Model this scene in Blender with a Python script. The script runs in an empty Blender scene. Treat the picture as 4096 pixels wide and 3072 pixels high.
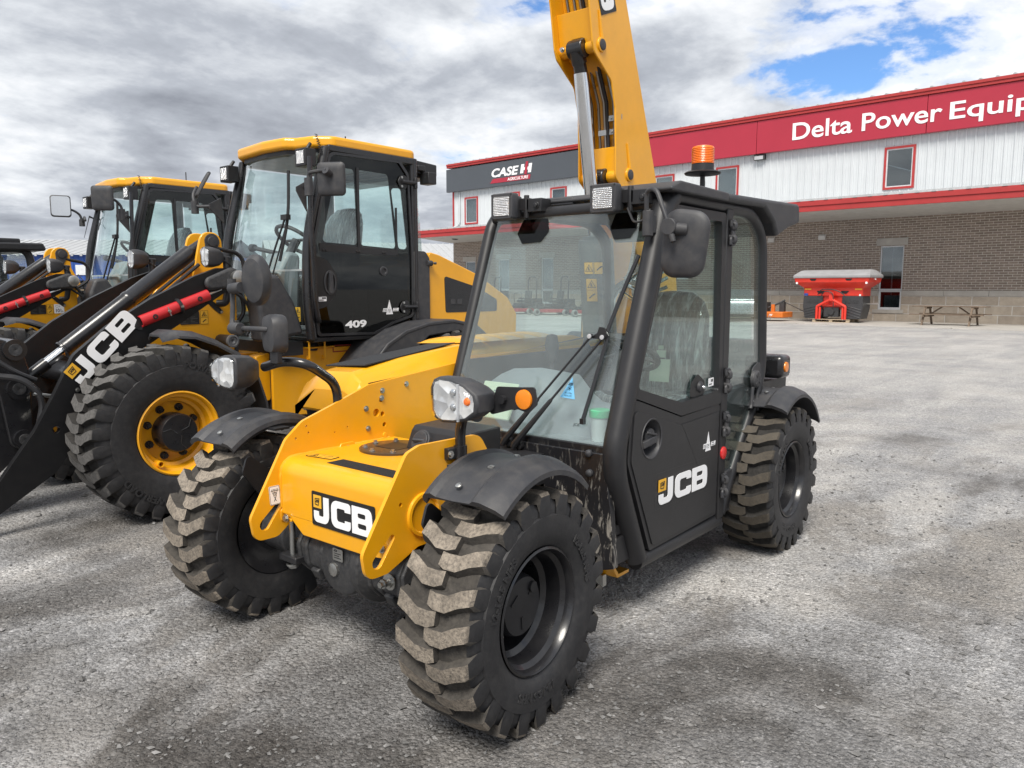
import bpy, bmesh, math, random
from mathutils import Vector, Matrix, Euler
from mathutils.geometry import tessellate_polygon
PI = math.pi
S = bpy.context.scene
COL = S.collection
rng = random.Random(7)
R = math.radians

# ------------------------------------------------------------------ camera
cam_d = bpy.data.cameras.new('camera'); cam = bpy.data.objects.new('camera', cam_d); COL.objects.link(cam)
CAM = Vector((2.0074, 2.4296, 1.5071)); yaw, pitch, roll = R(219.4427), R(-7.0278), R(0.0165)
fw0 = Vector((math.cos(yaw), math.sin(yaw), 0)); rt0 = Vector((math.sin(yaw), -math.cos(yaw), 0)); up0 = Vector((0, 0, 1))
fw = fw0*math.cos(pitch) + up0*math.sin(pitch); up1 = up0*math.cos(pitch) - fw0*math.sin(pitch)
rt = rt0*math.cos(roll) + up1*math.sin(roll); up = up1*math.cos(roll) - rt0*math.sin(roll)
mw = Matrix.Identity(4)
for i, v in enumerate((rt, up, -fw)):
    for k in range(3): mw[k][i] = v[k]
for k in range(3): mw[k][3] = CAM[k]
cam.matrix_world = mw
cam_d.sensor_width = 36; cam_d.sensor_fit = 'HORIZONTAL'; cam_d.lens = 3095.6/4096*36
cam_d.clip_start = 0.05; cam_d.clip_end = 4000
S.camera = cam

# ------------------------------------------------------------------ light
SUN_AZ = Vector((0.86, 0.42, 0)).normalized(); SUN_EL = R(54)
sd = SUN_AZ*math.cos(SUN_EL) + Vector((0, 0, math.sin(SUN_EL)))
sl = bpy.data.lights.new('sun', 'SUN'); sl.energy = 2.5; sl.angle = R(24); sl.color = (1.0, 0.95, 0.87)
so = bpy.data.objects.new('sun', sl); COL.objects.link(so); so.rotation_euler = sd.to_track_quat('Z', 'Y').to_euler(); so.location = (0, 0, 30)
S.view_settings.view_transform = 'Standard'; S.view_settings.look = 'None'; S.view_settings.gamma = 1; S.view_settings.exposure = 0.9

class NT:
    """small helper for writing node trees"""
    def __init__(s, tree): s.t = tree; s.n = tree.nodes; s.l = tree.links
    def new(s, typ, **kw):
        nd = s.n.new(typ)
        for k, v in kw.items():
            if k.startswith('i_'):
                key = k[2:]; key = int(key) if key.isdigit() else key.replace('_', ' ')
                s.set(nd.inputs[key], v)
            else: setattr(nd, k, v)
        return nd
    def set(s, sock, v):
        if hasattr(v, 'is_output'): s.l.new(v, sock)
        else: sock.default_value = v
    def math(s, op, a, b=None, c=None, clamp=False):
        nd = s.n.new('ShaderNodeMath'); nd.operation = op; nd.use_clamp = clamp
        s.set(nd.inputs[0], a)
        if b is not None: s.set(nd.inputs[1], b)
        if c is not None: s.set(nd.inputs[2], c)
        return nd.outputs[0]
    def mix(s, f, a, b, typ='MIX'):
        nd = s.n.new('ShaderNodeMix'); nd.data_type = 'RGBA'; nd.blend_type = typ; nd.clamp_factor = True
        s.set(nd.inputs[0], f); s.set(nd.inputs[6], a if hasattr(a, 'is_output') else (*a, 1)[:4]); s.set(nd.inputs[7], b if hasattr(b, 'is_output') else (*b, 1)[:4])
        return nd.outputs[2]
    def ramp(s, f, stops, interp='LINEAR'):
        nd = s.n.new('ShaderNodeValToRGB'); cr = nd.color_ramp; cr.interpolation = interp
        while len(cr.elements) < len(stops): cr.elements.new(0.5)
        for e, (p, c) in zip(cr.elements, stops):
            e.position = p; e.color = (c, c, c, 1) if isinstance(c, (int, float)) else (*c, 1)
        s.set(nd.inputs[0], f); return nd.outputs[0]
    def noise(s, vec, scale, detail=4, rough=0.55, dist=0.0, out=0):
        nd = s.n.new('ShaderNodeTexNoise'); nd.inputs['Scale'].default_value = scale; nd.inputs['Detail'].default_value = detail
        nd.inputs['Roughness'].default_value = rough; nd.inputs['Distortion'].default_value = dist
        if vec is not None: s.l.new(vec, nd.inputs['Vector'])
        return nd.outputs[out]
    def mapping(s, vec, scale=(1, 1, 1), rot=(0, 0, 0), loc=(0, 0, 0)):
        nd = s.n.new('ShaderNodeMapping'); nd.inputs['Scale'].default_value = scale; nd.inputs['Rotation'].default_value = rot; nd.inputs['Location'].default_value = loc
        s.l.new(vec, nd.inputs['Vector']); return nd.outputs[0]

# ------------------------------------------------------------------ sky with broken cloud
W = bpy.data.worlds.new('World'); S.world = W; W.use_nodes = True
t = NT(W.node_tree); t.n.clear()
sky = t.new('ShaderNodeTexSky', sky_type='NISHITA', sun_disc=False, sun_elevation=SUN_EL, dust_density=0.3, ozone_density=2.5, sun_rotation=math.atan2(SUN_AZ.x, SUN_AZ.y))
tc = t.new('ShaderNodeTexCoord'); sep = t.new('ShaderNodeSeparateXYZ'); t.l.new(tc.outputs['Generated'], sep.inputs[0])
zz = t.math('ADD', t.math('MAXIMUM', sep.outputs[2], 0.0), 0.20)
cmb = t.new('ShaderNodeCombineXYZ'); t.l.new(t.math('DIVIDE', sep.outputs[0], zz), cmb.inputs[0]); t.l.new(t.math('DIVIDE', sep.outputs[1], zz), cmb.inputs[1])
SKY_OFF = (3.1, 1.7, 0.0)
base = t.mapping(cmb.outputs[0], loc=SKY_OFF, rot=(0, 0, R(-8.5)))
low = t.math('MULTIPLY', t.ramp(sep.outputs[2], [(0.02, 1.0), (0.16, 0.0)]), 0.10)
def density(vec):
    wv = t.noise(vec, 1.1, 3, 0.5, out=1)
    vm = t.new('ShaderNodeVectorMath', operation='MULTIPLY_ADD'); t.l.new(wv, vm.inputs[0]); vm.inputs[1].default_value = (0.35, 0.35, 0); t.l.new(vec, vm.inputs[2])
    return t.math('ADD', t.math('MULTIPLY', t.noise(vm.outputs[0], 0.85, 2, 0.5), 0.52), t.math('MULTIPLY', t.noise(vm.outputs[0], 2.3, 10, 0.58), 0.48))
draw = density(base); dens = t.math('ADD', draw, low)
# the same cloud sampled a little towards the sun gives lit rims and grey bellies
dens2 = density(t.mapping(base, loc=(0.012, -0.11, 0.0)))
mask = t.ramp(dens, [(0.380, 0.0), (0.418, 0.75), (0.460, 1.0)], 'EASE')
lit = t.math('SUBTRACT', draw, dens2)
thick = t.ramp(draw, [(0.42, 0.96), (0.47, 0.82), (0.53, 0.56), (0.63, 0.33)])
n_fine = t.noise(base, 5.5, 7, 0.62)
bri = t.math('ADD', t.math('ADD', thick, t.math('MULTIPLY', lit, 3.2)), t.math('MULTIPLY', t.math('SUBTRACT', n_fine, 0.5), 0.45))
ccol = t.ramp(bri, [(0.10, (0.27, 0.29, 0.335)), (0.5, (0.47, 0.50, 0.555)), (0.78, (0.76, 0.79, 0.83)), (1.0, (0.98, 0.985, 1.0))])
bg1 = t.new('ShaderNodeBackground', i_Strength=0.085); t.l.new(t.mix(1.0, sky.outputs[0], (0.66, 0.86, 1.10), 'MULTIPLY'), bg1.inputs[0])
bg2 = t.new('ShaderNodeBackground', i_Strength=0.60); t.l.new(ccol, bg2.inputs[0])
mx = t.new('ShaderNodeMixShader'); t.l.new(mask, mx.inputs[0]); t.l.new(bg1.outputs[0], mx.inputs[1]); t.l.new(bg2.outputs[0], mx.inputs[2])
wo = t.new('ShaderNodeOutputWorld'); t.l.new(mx.outputs[0], wo.inputs[0])

# ------------------------------------------------------------------ materials
def mat_new(name):
    m = bpy.data.materials.new(name); m.use_nodes = True; t = NT(m.node_tree); t.n.clear()
    o = t.new('ShaderNodeOutputMaterial'); p = t.new('ShaderNodeBsdfPrincipled'); t.l.new(p.outputs[0], o.inputs[0])
    return m, t, p
def obj_vec(t): return t.new('ShaderNodeTexCoord').outputs['Object']
def paint(name, col, rough=0.4, metal=0.0, coat=0.0, var=0.12, vscale=3.0, bump=0.0, bscale=80.0, dust=0.0, dustcol=(0.30, 0.27, 0.23), spec=0.5):
    m, t, p = mat_new(name); v = obj_vec(t)
    n = t.noise(v, vscale, 5, 0.6)
    lo = tuple(c*(1-var) for c in col); hi = tuple(min(1, c*(1+var*0.6)) for c in col)
    c = t.mix(t.ramp(n, [(0.3, 0.0), (0.7, 1.0)]), lo, hi)
    n2 = t.noise(v, vscale*6, 6, 0.65)
    if dust > 0:
        c = t.mix(t.math('MULTIPLY', t.ramp(n2, [(0.42, 0.0), (0.72, 1.0)]), dust), c, dustcol)
    t.l.new(c, p.inputs['Base Color'])
    t.l.new(t.math('ADD', t.math('MULTIPLY', n2, 0.22), rough-0.11), p.inputs['Roughness'])
    p.inputs['Metallic'].default_value = metal; p.inputs['Coat Weight'].default_value = coat; p.inputs['Coat Roughness'].default_value = 0.08
    p.inputs['Specular IOR Level'].default_value = spec
    if bump > 0:
        b = t.new('ShaderNodeBump', i_Strength=bump, i_Distance=0.004); t.l.new(t.noise(v, bscale, 4, 0.6), b.inputs['Height']); t.l.new(b.outputs[0], p.inputs['Normal'])
    return m
YEL = (0.82, 0.375, 0.006)
M = {}
M['yellow'] = paint('yellow paint', YEL, 0.36, coat=0.35, var=0.07, bump=0.05, bscale=220, dust=0.12, dustcol=(0.55, 0.30, 0.06))
M['black'] = paint('black gloss paint', (0.013, 0.013, 0.015), 0.30, coat=0.3, bump=0.03, bscale=150, dust=0.015)
M['arm'] = paint('black arm paint', (0.010, 0.010, 0.011), 0.42, bump=0.04, bscale=200, dust=0.01, spec=0.25)
M['satin'] = paint('satin black paint', (0.016, 0.016, 0.018), 0.44, bump=0.05, bscale=300, dust=0.015)
M['plastic'] = paint('dark grey plastic', (0.035, 0.036, 0.041), 0.52, bump=0.18, bscale=420, dust=0.10)
M['plastic_mid'] = paint('grey plastic', (0.085, 0.088, 0.095), 0.5, bump=0.1, bscale=300, dust=0.08)
M['dash'] = paint('blue grey dashboard plastic', (0.23, 0.26, 0.28), 0.55, bump=0.1, bscale=300)
M['rubber'] = paint('black tyre rubber', (0.018, 0.018, 0.020), 0.62, var=0.25, vscale=5, bump=0.2, bscale=90, dust=0.20, dustcol=(0.09, 0.085, 0.08))
M['rubber_ring'] = paint('smooth tyre sidewall', (0.016, 0.016, 0.018), 0.5, var=0.25, vscale=4, bump=0.12, bscale=60, dust=0.12, dustcol=(0.08, 0.08, 0.08))
M['tread'] = paint('dusty tread rubber', (0.28, 0.240, 0.195), 0.9, var=0.35, vscale=14, bump=0.9, bscale=140, dust=0.9, dustcol=(0.07, 0.064, 0.058), spec=0.2)
M['tread_dark'] = paint('lightly dusted tread rubber', (0.075, 0.066, 0.055), 0.85, var=0.3, vscale=12, bump=0.6, bscale=120, dust=0.8, dustcol=(0.10, 0.085, 0.065), spec=0.25)
M['tread_grey'] = paint('grey scuffed tread rubber', (0.125, 0.12, 0.115), 0.88, var=0.3, vscale=10, bump=0.6, bscale=120, dust=0.7, dustcol=(0.04, 0.04, 0.04), spec=0.25)
M['groove'] = paint('dust filled tread groove', (0.075, 0.068, 0.060), 0.92, var=0.35, vscale=9, bump=0.6, bscale=110, dust=0.7, dustcol=(0.030, 0.029, 0.028), spec=0.2)
M['groove_dark'] = paint('dark tread groove', (0.036, 0.034, 0.032), 0.9, var=0.35, vscale=9, bump=0.6, bscale=110, dust=0.6, dustcol=(0.018, 0.018, 0.018), spec=0.2)
M['chrome'] = paint('chromed steel', (0.72, 0.73, 0.74), 0.14, metal=1.0, var=0.03)
M['steel'] = paint('zinc plated steel', (0.50, 0.50, 0.48), 0.38, metal=1.0, var=0.15, vscale=20)
M['pipe'] = paint('plated hydraulic pipe', (0.42, 0.40, 0.36), 0.3, metal=1.0, var=0.1)
M['gunmetal'] = paint('dark grey cast iron', (0.03, 0.031, 0.034), 0.55, var=0.3, vscale=8, bump=0.7, bscale=70, dust=0.4, dustcol=(0.09, 0.085, 0.08))
M['red'] = paint('red paint', (0.50, 0.018, 0.022), 0.42, coat=0.15, bump=0.2, bscale=160)
M['spred'] = paint('bright red paint', (0.72, 0.040, 0.022), 0.42, coat=0.2)
M['white'] = paint('white vinyl', (0.86, 0.86, 0.87), 0.45, var=0.03)
M['sticker_black'] = paint('black vinyl', (0.012, 0.012, 0.013), 0.4)
M['sticker_yellow'] = paint('yellow vinyl', (0.78, 0.42, 0.03), 0.45)
M['orange'] = paint('orange plastic', (0.85, 0.16, 0.003), 0.35, coat=0.2)
M['amber'] = paint('amber reflector', (0.85, 0.24, 0.004), 0.22, coat=0.6, bump=0.5, bscale=260)
M['redlens'] = paint('red reflector', (0.70, 0.02, 0.02), 0.22, coat=0.6, bump=0.5, bscale=260)
M['silver'] = paint('silver car paint', (0.42, 0.43, 0.45), 0.28, metal=0.5, coat=0.7)
M['brownplate'] = paint('bronze coloured cover plate', (0.045, 0.03, 0.02), 0.35, coat=0.3)
M['grip'] = paint('black grip tape', (0.012, 0.012, 0.013), 0.95, bump=1.0, bscale=500)
M['wood'] = paint('weathered wood', (0.17, 0.125, 0.09), 0.85, var=0.3, vscale=6, bump=0.3)
M['pallet'] = paint('pale pallet wood', (0.46, 0.37, 0.26), 0.85, var=0.25, vscale=4)
M['tarp'] = paint('grey tarpaulin', (0.30, 0.30, 0.31), 0.7, var=0.15, bump=0.5, bscale=8)
M['paper'] = paint('pale green paper', (0.56, 0.66, 0.50), 0.8, var=0.05)
M['jar'] = paint('white translucent plastic', (0.74, 0.80, 0.80), 0.4)
M['lid'] = paint('green plastic lid', (0.10, 0.50, 0.26), 0.45)
M['deckorange'] = paint('orange mower paint', (0.62, 0.16, 0.02), 0.45)
M['mowred'] = paint('red mower deck paint', (0.38, 0.03, 0.035), 0.45)
M['tan'] = paint('dusty mower tyre', (0.24, 0.24, 0.23), 0.9)
M['bluewall'] = paint('blue metal siding', (0.020, 0.075, 0.32), 0.55, var=0.1)
M['roofmetal'] = paint('pale metal roofing', (0.46, 0.47, 0.48), 0.45, metal=0.2, var=0.12)
M['siding'] = paint('white metal siding', (0.60, 0.63, 0.65), 0.42, var=0.06, vscale=0.8)
M['trimred'] = paint('red metal trim', (0.40, 0.035, 0.035), 0.5, var=0.1, vscale=1.5)
M['signred'] = paint('raspberry red sign board', (0.40, 0.026, 0.050), 0.4, var=0.05, vscale=0.6)
M['signgrey'] = paint('slate grey sign board', (0.072, 0.082, 0.096), 0.45, var=0.05, vscale=0.6)
M['soffit'] = paint('grey soffit metal', (0.55, 0.54, 0.52), 0.6)
M['concrete'] = paint('pale concrete', (0.40, 0.38, 0.35), 0.85, var=0.2, vscale=1.2, bump=0.3, bscale=40, dust=0.2)
M['alu'] = paint('white window frame', (0.62, 0.64, 0.66), 0.4)
M['blind'] = paint('window blind', (0.42, 0.47, 0.48), 0.6)
M['darkroom'] = paint('dark room interior', (0.03, 0.032, 0.035), 0.8)
M['decal_y'] = M['sticker_yellow']
M['seat'] = paint('black seat fabric', (0.03, 0.032, 0.034), 0.8, bump=0.3)
M['red_line'] = paint('dark red outline', (0.30, 0.02, 0.02), 0.5)
M['hi_grey'] = paint('pale grey edge', (0.45, 0.46, 0.48), 0.5)

def glass(name, tint=(0.80, 0.88, 0.86), refl=1.0, haze=0.0, rough=0.015):
    """pane built as a thin slab: each of its two faces tints and mirrors a little"""
    m = bpy.data.materials.new(name); m.use_nodes = True; t = NT(m.node_tree); t.n.clear()
    o = t.new('ShaderNodeOutputMaterial'); tr = t.new('ShaderNodeBsdfTransparent'); tr.inputs[0].default_value = (*(c**0.5 for c in tint), 1)
    gl = t.new('ShaderNodeBsdfGlossy'); gl.inputs['Roughness'].default_value = rough; gl.inputs[0].default_value = (0.95, 0.98, 0.98, 1)
    g = t.new('ShaderNodeNewGeometry'); d = t.new('ShaderNodeVectorMath', operation='DOT_PRODUCT'); t.l.new(g.outputs['Normal'], d.inputs[0]); t.l.new(g.outputs['Incoming'], d.inputs[1])
    f = t.math('MULTIPLY_ADD', t.math('POWER', t.math('SUBTRACT', 1.0, t.math('ABSOLUTE', d.outputs['Value']), clamp=True), 5.0), 0.96, 0.04)
    mx = t.new('ShaderNodeMixShader'); t.l.new(t.math('MULTIPLY', f, refl, clamp=True), mx.inputs[0]); t.l.new(tr.outputs[0], mx.inputs[1]); t.l.new(gl.outputs[0], mx.inputs[2])
    last = mx
    if haze > 0:
        df = t.new('ShaderNodeBsdfDiffuse'); df.inputs[0].default_value = (0.62, 0.66, 0.66, 1)  # pale diffuse veil, painted sheen of the bright sky on the pane
        n = t.noise(obj_vec(t), 1.6, 6, 0.6)
        m2 = t.new('ShaderNodeMixShader'); t.l.new(t.math('MULTIPLY', t.ramp(n, [(0.25, 0.55), (0.75, 1.3)]), haze*0.5), m2.inputs[0]); t.l.new(mx.outputs[0], m2.inputs[1]); t.l.new(df.outputs[0], m2.inputs[2]); last = m2
    t.l.new(last.outputs[0], o.inputs[0]); return m
M['glass'] = glass('cab glass', (0.80, 0.93, 0.91), 1.7, 0.04)
M['wglass'] = glass('windscreen glass with painted sky haze', (0.86, 0.94, 0.93), 2.0, 0.13)  # milky haze mixed in stands for bright sky mirrored in the windscreen
M['tint'] = glass('dark tinted glass', (0.04, 0.036, 0.032), 0.95, 0.0)
M['bglass'] = glass('building window glass', (0.40, 0.47, 0.50), 3.2, 0.0, 0.02)
M['clear'] = glass('lamp lens glass', (0.97, 0.98, 0.98), 0.9, 0.0)
def wrap_mat():
    m, t, p = mat_new('clear plastic wrap over seat'); v = obj_vec(t)
    mv = t.mapping(v, scale=(6, 22, 3)); n = t.noise(mv, 1.4, 7, 0.65, 1.2)
    c = t.mix(t.ramp(n, [(0.46, 0.0), (0.55, 0.22), (0.68, 0.9)]), (0.06, 0.07, 0.072), (0.85, 0.90, 0.88)); t.l.new(c, p.inputs['Base Color'])  # pale streaks paint the wrinkle highlights of the wrap into its colour
    p.inputs['Roughness'].default_value = 0.18; p.inputs['Coat Weight'].default_value = 0.8
    b = t.new('ShaderNodeBump', i_Strength=0.9, i_Distance=0.02); t.l.new(n, b.inputs['Height']); t.l.new(b.outputs[0], p.inputs['Normal'])
    return m
M['wrap'] = wrap_mat()
def lamp_mat():
    m, t, p = mat_new('faceted lamp reflector'); v = obj_vec(t)
    vo = t.new('ShaderNodeTexVoronoi', i_Scale=22.0); t.l.new(v, vo.inputs['Vector'])
    p.inputs['Metallic'].default_value = 0.55; p.inputs['Roughness'].default_value = 0.16
    c = t.mix(t.ramp(vo.outputs['Color'], [(0.2, 0.0), (0.8, 1.0)]), (0.50, 0.51, 0.53), (0.98, 0.98, 0.98)); t.l.new(c, p.inputs['Base Color'])
    b = t.new('ShaderNodeBump', i_Strength=0.55, i_Distance=0.012); t.l.new(vo.outputs['Distance'], b.inputs['Height']); t.l.new(b.outputs[0], p.inputs['Normal'])
    return m
M['lamp'] = lamp_mat()
def lens_grid():
    m, t, p = mat_new('fluted work lamp lens'); v = obj_vec(t)
    p.inputs['Metallic'].default_value = 0.6; p.inputs['Roughness'].default_value = 0.16; p.inputs['Base Color'].default_value = (0.80, 0.81, 0.82, 1); p.inputs['Coat Weight'].default_value = 0.6
    w1 = t.new('ShaderNodeTexWave', i_Scale=38.0); w1.bands_direction = 'Y'; w2 = t.new('ShaderNodeTexWave', i_Scale=38.0); w2.bands_direction = 'Z'
    t.l.new(v, w1.inputs['Vector']); t.l.new(v, w2.inputs['Vector'])
    b = t.new('ShaderNodeBump', i_Strength=0.8, i_Distance=0.006); t.l.new(t.math('ADD', w1.outputs[1], w2.outputs[1]), b.inputs['Height']); t.l.new(b.outputs[0], p.inputs['Normal'])
    return m
M['lens'] = lens_grid()
def mesh_mat():
    m, t, p = mat_new('black perforated mesh'); v = obj_vec(t)
    ch = t.new('ShaderNodeTexChecker', i_Scale=190.0); t.l.new(v, ch.inputs['Vector'])
    t.l.new(t.mix(ch.outputs[1], (0.006, 0.006, 0.007), (0.032, 0.033, 0.036)), p.inputs['Base Color']); p.inputs['Roughness'].default_value = 0.55
    b = t.new('ShaderNodeBump', i_Strength=0.5, i_Distance=0.003); t.l.new(ch.outputs[1], b.inputs['Height']); t.l.new(b.outputs[0], p.inputs['Normal'])
    return m
M['mesh'] = mesh_mat()
def splash_mat():
    m, t, p = mat_new('black panel splashed with mud'); v = obj_vec(t)
    n = t.noise(t.mapping(v, scale=(30, 30, 7)), 1.6, 6, 0.7, 0.6); n2 = t.noise(v, 3.0, 3, 0.5)
    z = t.new('ShaderNodeSeparateXYZ'); t.l.new(v, z.inputs[0])
    lowf = t.ramp(z.outputs[2], [(0.60, 1.0), (0.78, 0.30), (0.84, 0.0)])
    f = t.math('MULTIPLY', t.math('MULTIPLY', t.ramp(n, [(0.545, 0.0), (0.60, 1.0)]), lowf), t.ramp(n2, [(0.35, 0.25), (0.6, 1.0)]))
    t.l.new(t.mix(f, (0.012, 0.012, 0.014), (0.30, 0.28, 0.25)), p.inputs['Base Color']); t.l.new(t.math('ADD', t.math('MULTIPLY', f, 0.5), 0.3), p.inputs['Roughness'])
    return m
M['splash'] = splash_mat()
def brick_mat(name, c1, c2, mortar, bw, rh, ms, bump, noisy=0.0, rough=0.85):
    m, t, p = mat_new(name); v = obj_vec(t); s = t.new('ShaderNodeSeparateXYZ'); t.l.new(v, s.inputs[0])
    c = t.new('ShaderNodeCombineXYZ'); t.l.new(t.math('ADD', s.outputs[0], s.outputs[1]), c.inputs[0]); t.l.new(s.outputs[2], c.inputs[1])
    b = t.new('ShaderNodeTexBrick'); b.inputs['Scale'].default_value = 1; b.inputs['Brick Width'].default_value = bw; b.inputs['Row Height'].default_value = rh
    b.inputs['Mortar Size'].default_value = ms; b.inputs['Mortar Smooth'].default_value = 0.2; b.inputs['Bias'].default_value = 0
    b.inputs['Color1'].default_value = (*c1, 1); b.inputs['Color2'].default_value = (*c2, 1); b.inputs['Mortar'].default_value = (*mortar, 1)
    t.l.new(c.outputs[0], b.inputs['Vector'])
    n = t.noise(v, 3.0 if noisy else 9.0, 7, 0.65)
    col = t.mix(0.6, b.outputs[0], t.ramp(n, [(0.25, 0.45), (0.75, 1.0)]), 'MULTIPLY'); t.l.new(col, p.inputs['Base Color']); p.inputs['Roughness'].default_value = rough
    h = t.math('SUBTRACT', t.math('MULTIPLY', t.noise(v, 6.0, 8, 0.7), noisy), b.outputs[1])
    bp = t.new('ShaderNodeBump', i_Strength=bump, i_Distance=0.03); t.l.new(h, bp.inputs['Height']); t.l.new(bp.outputs[0], p.inputs['Normal'])
    return m
M['brick'] = brick_mat('brown brick', (0.330, 0.262, 0.215), (0.240, 0.188, 0.156), (0.60, 0.57, 0.52), 0.33, 0.105, 0.010, 0.5)
M['stone'] = brick_mat('split faced stone block', (0.50, 0.43, 0.35), (0.36, 0.305, 0.25), (0.62, 0.58, 0.53), 1.0, 0.395, 0.022, 0.9, 1.0)
def ground_mat():
    m, t, p = mat_new('dusty crushed gravel'); v = obj_vec(t)
    n1 = t.noise(v, 0.55, 6, 0.6, 0.6)
    n2 = t.noise(t.mapping(v, scale=(0.30, 1.5, 1), rot=(0, 0, R(-24))), 0.9, 7, 0.62, 0.5)
    n3 = t.noise(t.mapping(v, scale=(1.2, 0.22, 1), rot=(0, 0, R(-4))), 0.35, 6, 0.6, 0.8)
    n4 = t.noise(v, 2.6, 6, 0.65)
    sm = t.math('ADD', t.math('ADD', t.math('MULTIPLY', n1, 0.30), t.math('MULTIPLY', n2, 0.32)), t.math('ADD', t.math('MULTIPLY', n3, 0.26), t.math('MULTIPLY', n4, 0.12)))
    sx_ = t.new('ShaderNodeSeparateXYZ'); t.l.new(v, sx_.inputs[0])
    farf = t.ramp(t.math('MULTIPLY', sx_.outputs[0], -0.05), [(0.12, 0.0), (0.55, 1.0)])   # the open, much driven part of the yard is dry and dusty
    sm = t.math('ADD', t.math('MULTIPLY', t.math('SUBTRACT', sm, 0.5), t.math('SUBTRACT', 1.0, t.math('MULTIPLY', farf, 0.55))), t.math('ADD', 0.5, t.math('MULTIPLY', farf, 0.055)))
    big = t.ramp(sm, [(0.395, 0.0), (0.455, 0.30), (0.515, 0.66), (0.59, 1.0)])
    col = t.ramp(big, [(0.0, (0.098, 0.092, 0.087)), (0.30, (0.175, 0.171, 0.169)), (0.66, (0.325, 0.323, 0.325)), (1.0, (0.50, 0.485, 0.465))])
    vo = t.new('ShaderNodeTexVoronoi', i_Scale=55.0); t.l.new(v, vo.inputs['Vector'])
    vo2 = t.new('ShaderNodeTexVoronoi', i_Scale=130.0); t.l.new(v, vo2.inputs['Vector'])
    st = t.ramp(vo.outputs['Color'], [(0.0, 0.42), (0.5, 0.9), (0.86, 1.15), (1.0, 2.0)]); st2 = t.ramp(vo2.outputs['Color'], [(0.0, 0.45), (0.6, 1.0), (1.0, 1.7)])
    col = t.mix(0.55, col, st, 'MULTIPLY'); col = t.mix(0.75, col, st2, 'MULTIPLY')
    ng = t.noise(v, 1.3, 5, 0.6); col = t.mix(t.math('MULTIPLY', t.ramp(ng, [(0.5, 0.0), (0.7, 1.0)]), 0.35), col, (0.30, 0.28, 0.255))
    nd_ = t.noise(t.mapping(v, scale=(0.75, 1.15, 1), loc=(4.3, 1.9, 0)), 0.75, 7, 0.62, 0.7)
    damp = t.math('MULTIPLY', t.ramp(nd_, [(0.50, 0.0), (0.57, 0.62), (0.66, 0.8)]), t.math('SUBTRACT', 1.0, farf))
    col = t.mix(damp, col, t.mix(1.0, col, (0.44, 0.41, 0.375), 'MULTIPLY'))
    t.l.new(col, p.inputs['Base Color']); p.inputs['Roughness'].default_value = 0.9; p.inputs['Specular IOR Level'].default_value = 0.25
    h = t.math('ADD', t.math('MULTIPLY', t.math('SUBTRACT', 0.6, vo.outputs['Distance']), 0.8), t.math('ADD', t.math('MULTIPLY', t.math('SUBTRACT', 0.6, vo2.outputs['Distance']), 0.35), t.math('MULTIPLY', t.noise(v, 9, 6, 0.7), 1.6)))
    b = t.new('ShaderNodeBump', i_Strength=1.0, i_Distance=0.014); t.l.new(h, b.inputs['Height']); t.l.new(b.outputs[0], p.inputs['Normal'])
    return m
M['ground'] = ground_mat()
M['pebble'] = paint('pale grey pebbles', (0.20, 0.196, 0.192), 0.9, var=0.7, vscale=9, bump=0.4)

# ------------------------------------------------------------------ mesh building helpers
def rp(pts, r, n=5):
    """polygon with filleted corners; r scalar or list"""
    out = []; N = len(pts)
    for i in range(N):
        p = Vector(pts[i]); a = Vector(pts[i-1]); b = Vector(pts[(i+1) % N]); ri = r[i] if isinstance(r, (list, tuple)) else r
        u = (a-p); v = (b-p); lu, lv = u.length, v.length
        if ri <= 0 or lu < 1e-6 or lv < 1e-6: out.append(tuple(p)); continue
        u /= lu; v /= lv; ang = math.acos(max(-1, min(1, u.dot(v))))
        if ang > PI-0.05: out.append(tuple(p)); continue
        d = min(ri/math.tan(ang/2), lu*0.48, lv*0.48); rr = d*math.tan(ang/2)
        c = p + (u+v).normalized()*(rr/math.sin(ang/2)); s = p+u*d; e = p+v*d
        a0 = math.atan2(s.y-c.y, s.x-c.x); a1 = math.atan2(e.y-c.y, e.x-c.x); da = (a1-a0+PI) % (2*PI) - PI
        for k in range(n+1):
            q = a0+da*k/n; out.append((c.x+rr*math.cos(q), c.y+rr*math.sin(q)))
    return out
def fil(pts, r, n=5):
    """3D path with rounded bends"""
    P = [Vector(p) for p in pts]; out = [P[0]]
    for i in range(1, len(P)-1):
        p = P[i]; u = (P[i-1]-p); v = (P[i+1]-p); d = min(r, u.length*.48, v.length*.48); u.normalize(); v.normalize()
        s, e = p+u*d, p+v*d
        for k in range(n+1):
            w = k/n; out.append(s*(1-w)**2 + p*2*w*(1-w) + e*w*w)
    out.append(P[-1]); return out
def circ2(cx, cy, r, n=24, ry=None): return [(cx+r*math.cos(2*PI*k/n), cy+(ry or r)*math.sin(2*PI*k/n)) for k in range(n)]
def slot(x0, y0, x1, y1, r0, r1, n=8):
    a = math.atan2(y1-y0, x1-x0); o = []
    for k in range(n+1): q = a+PI/2+PI*k/n; o.append((x0+r0*math.cos(q), y0+r0*math.sin(q)))
    for k in range(n+1): q = a-PI/2+PI*k/n; o.append((x1+r1*math.cos(q), y1+r1*math.sin(q)))
    return o
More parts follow.
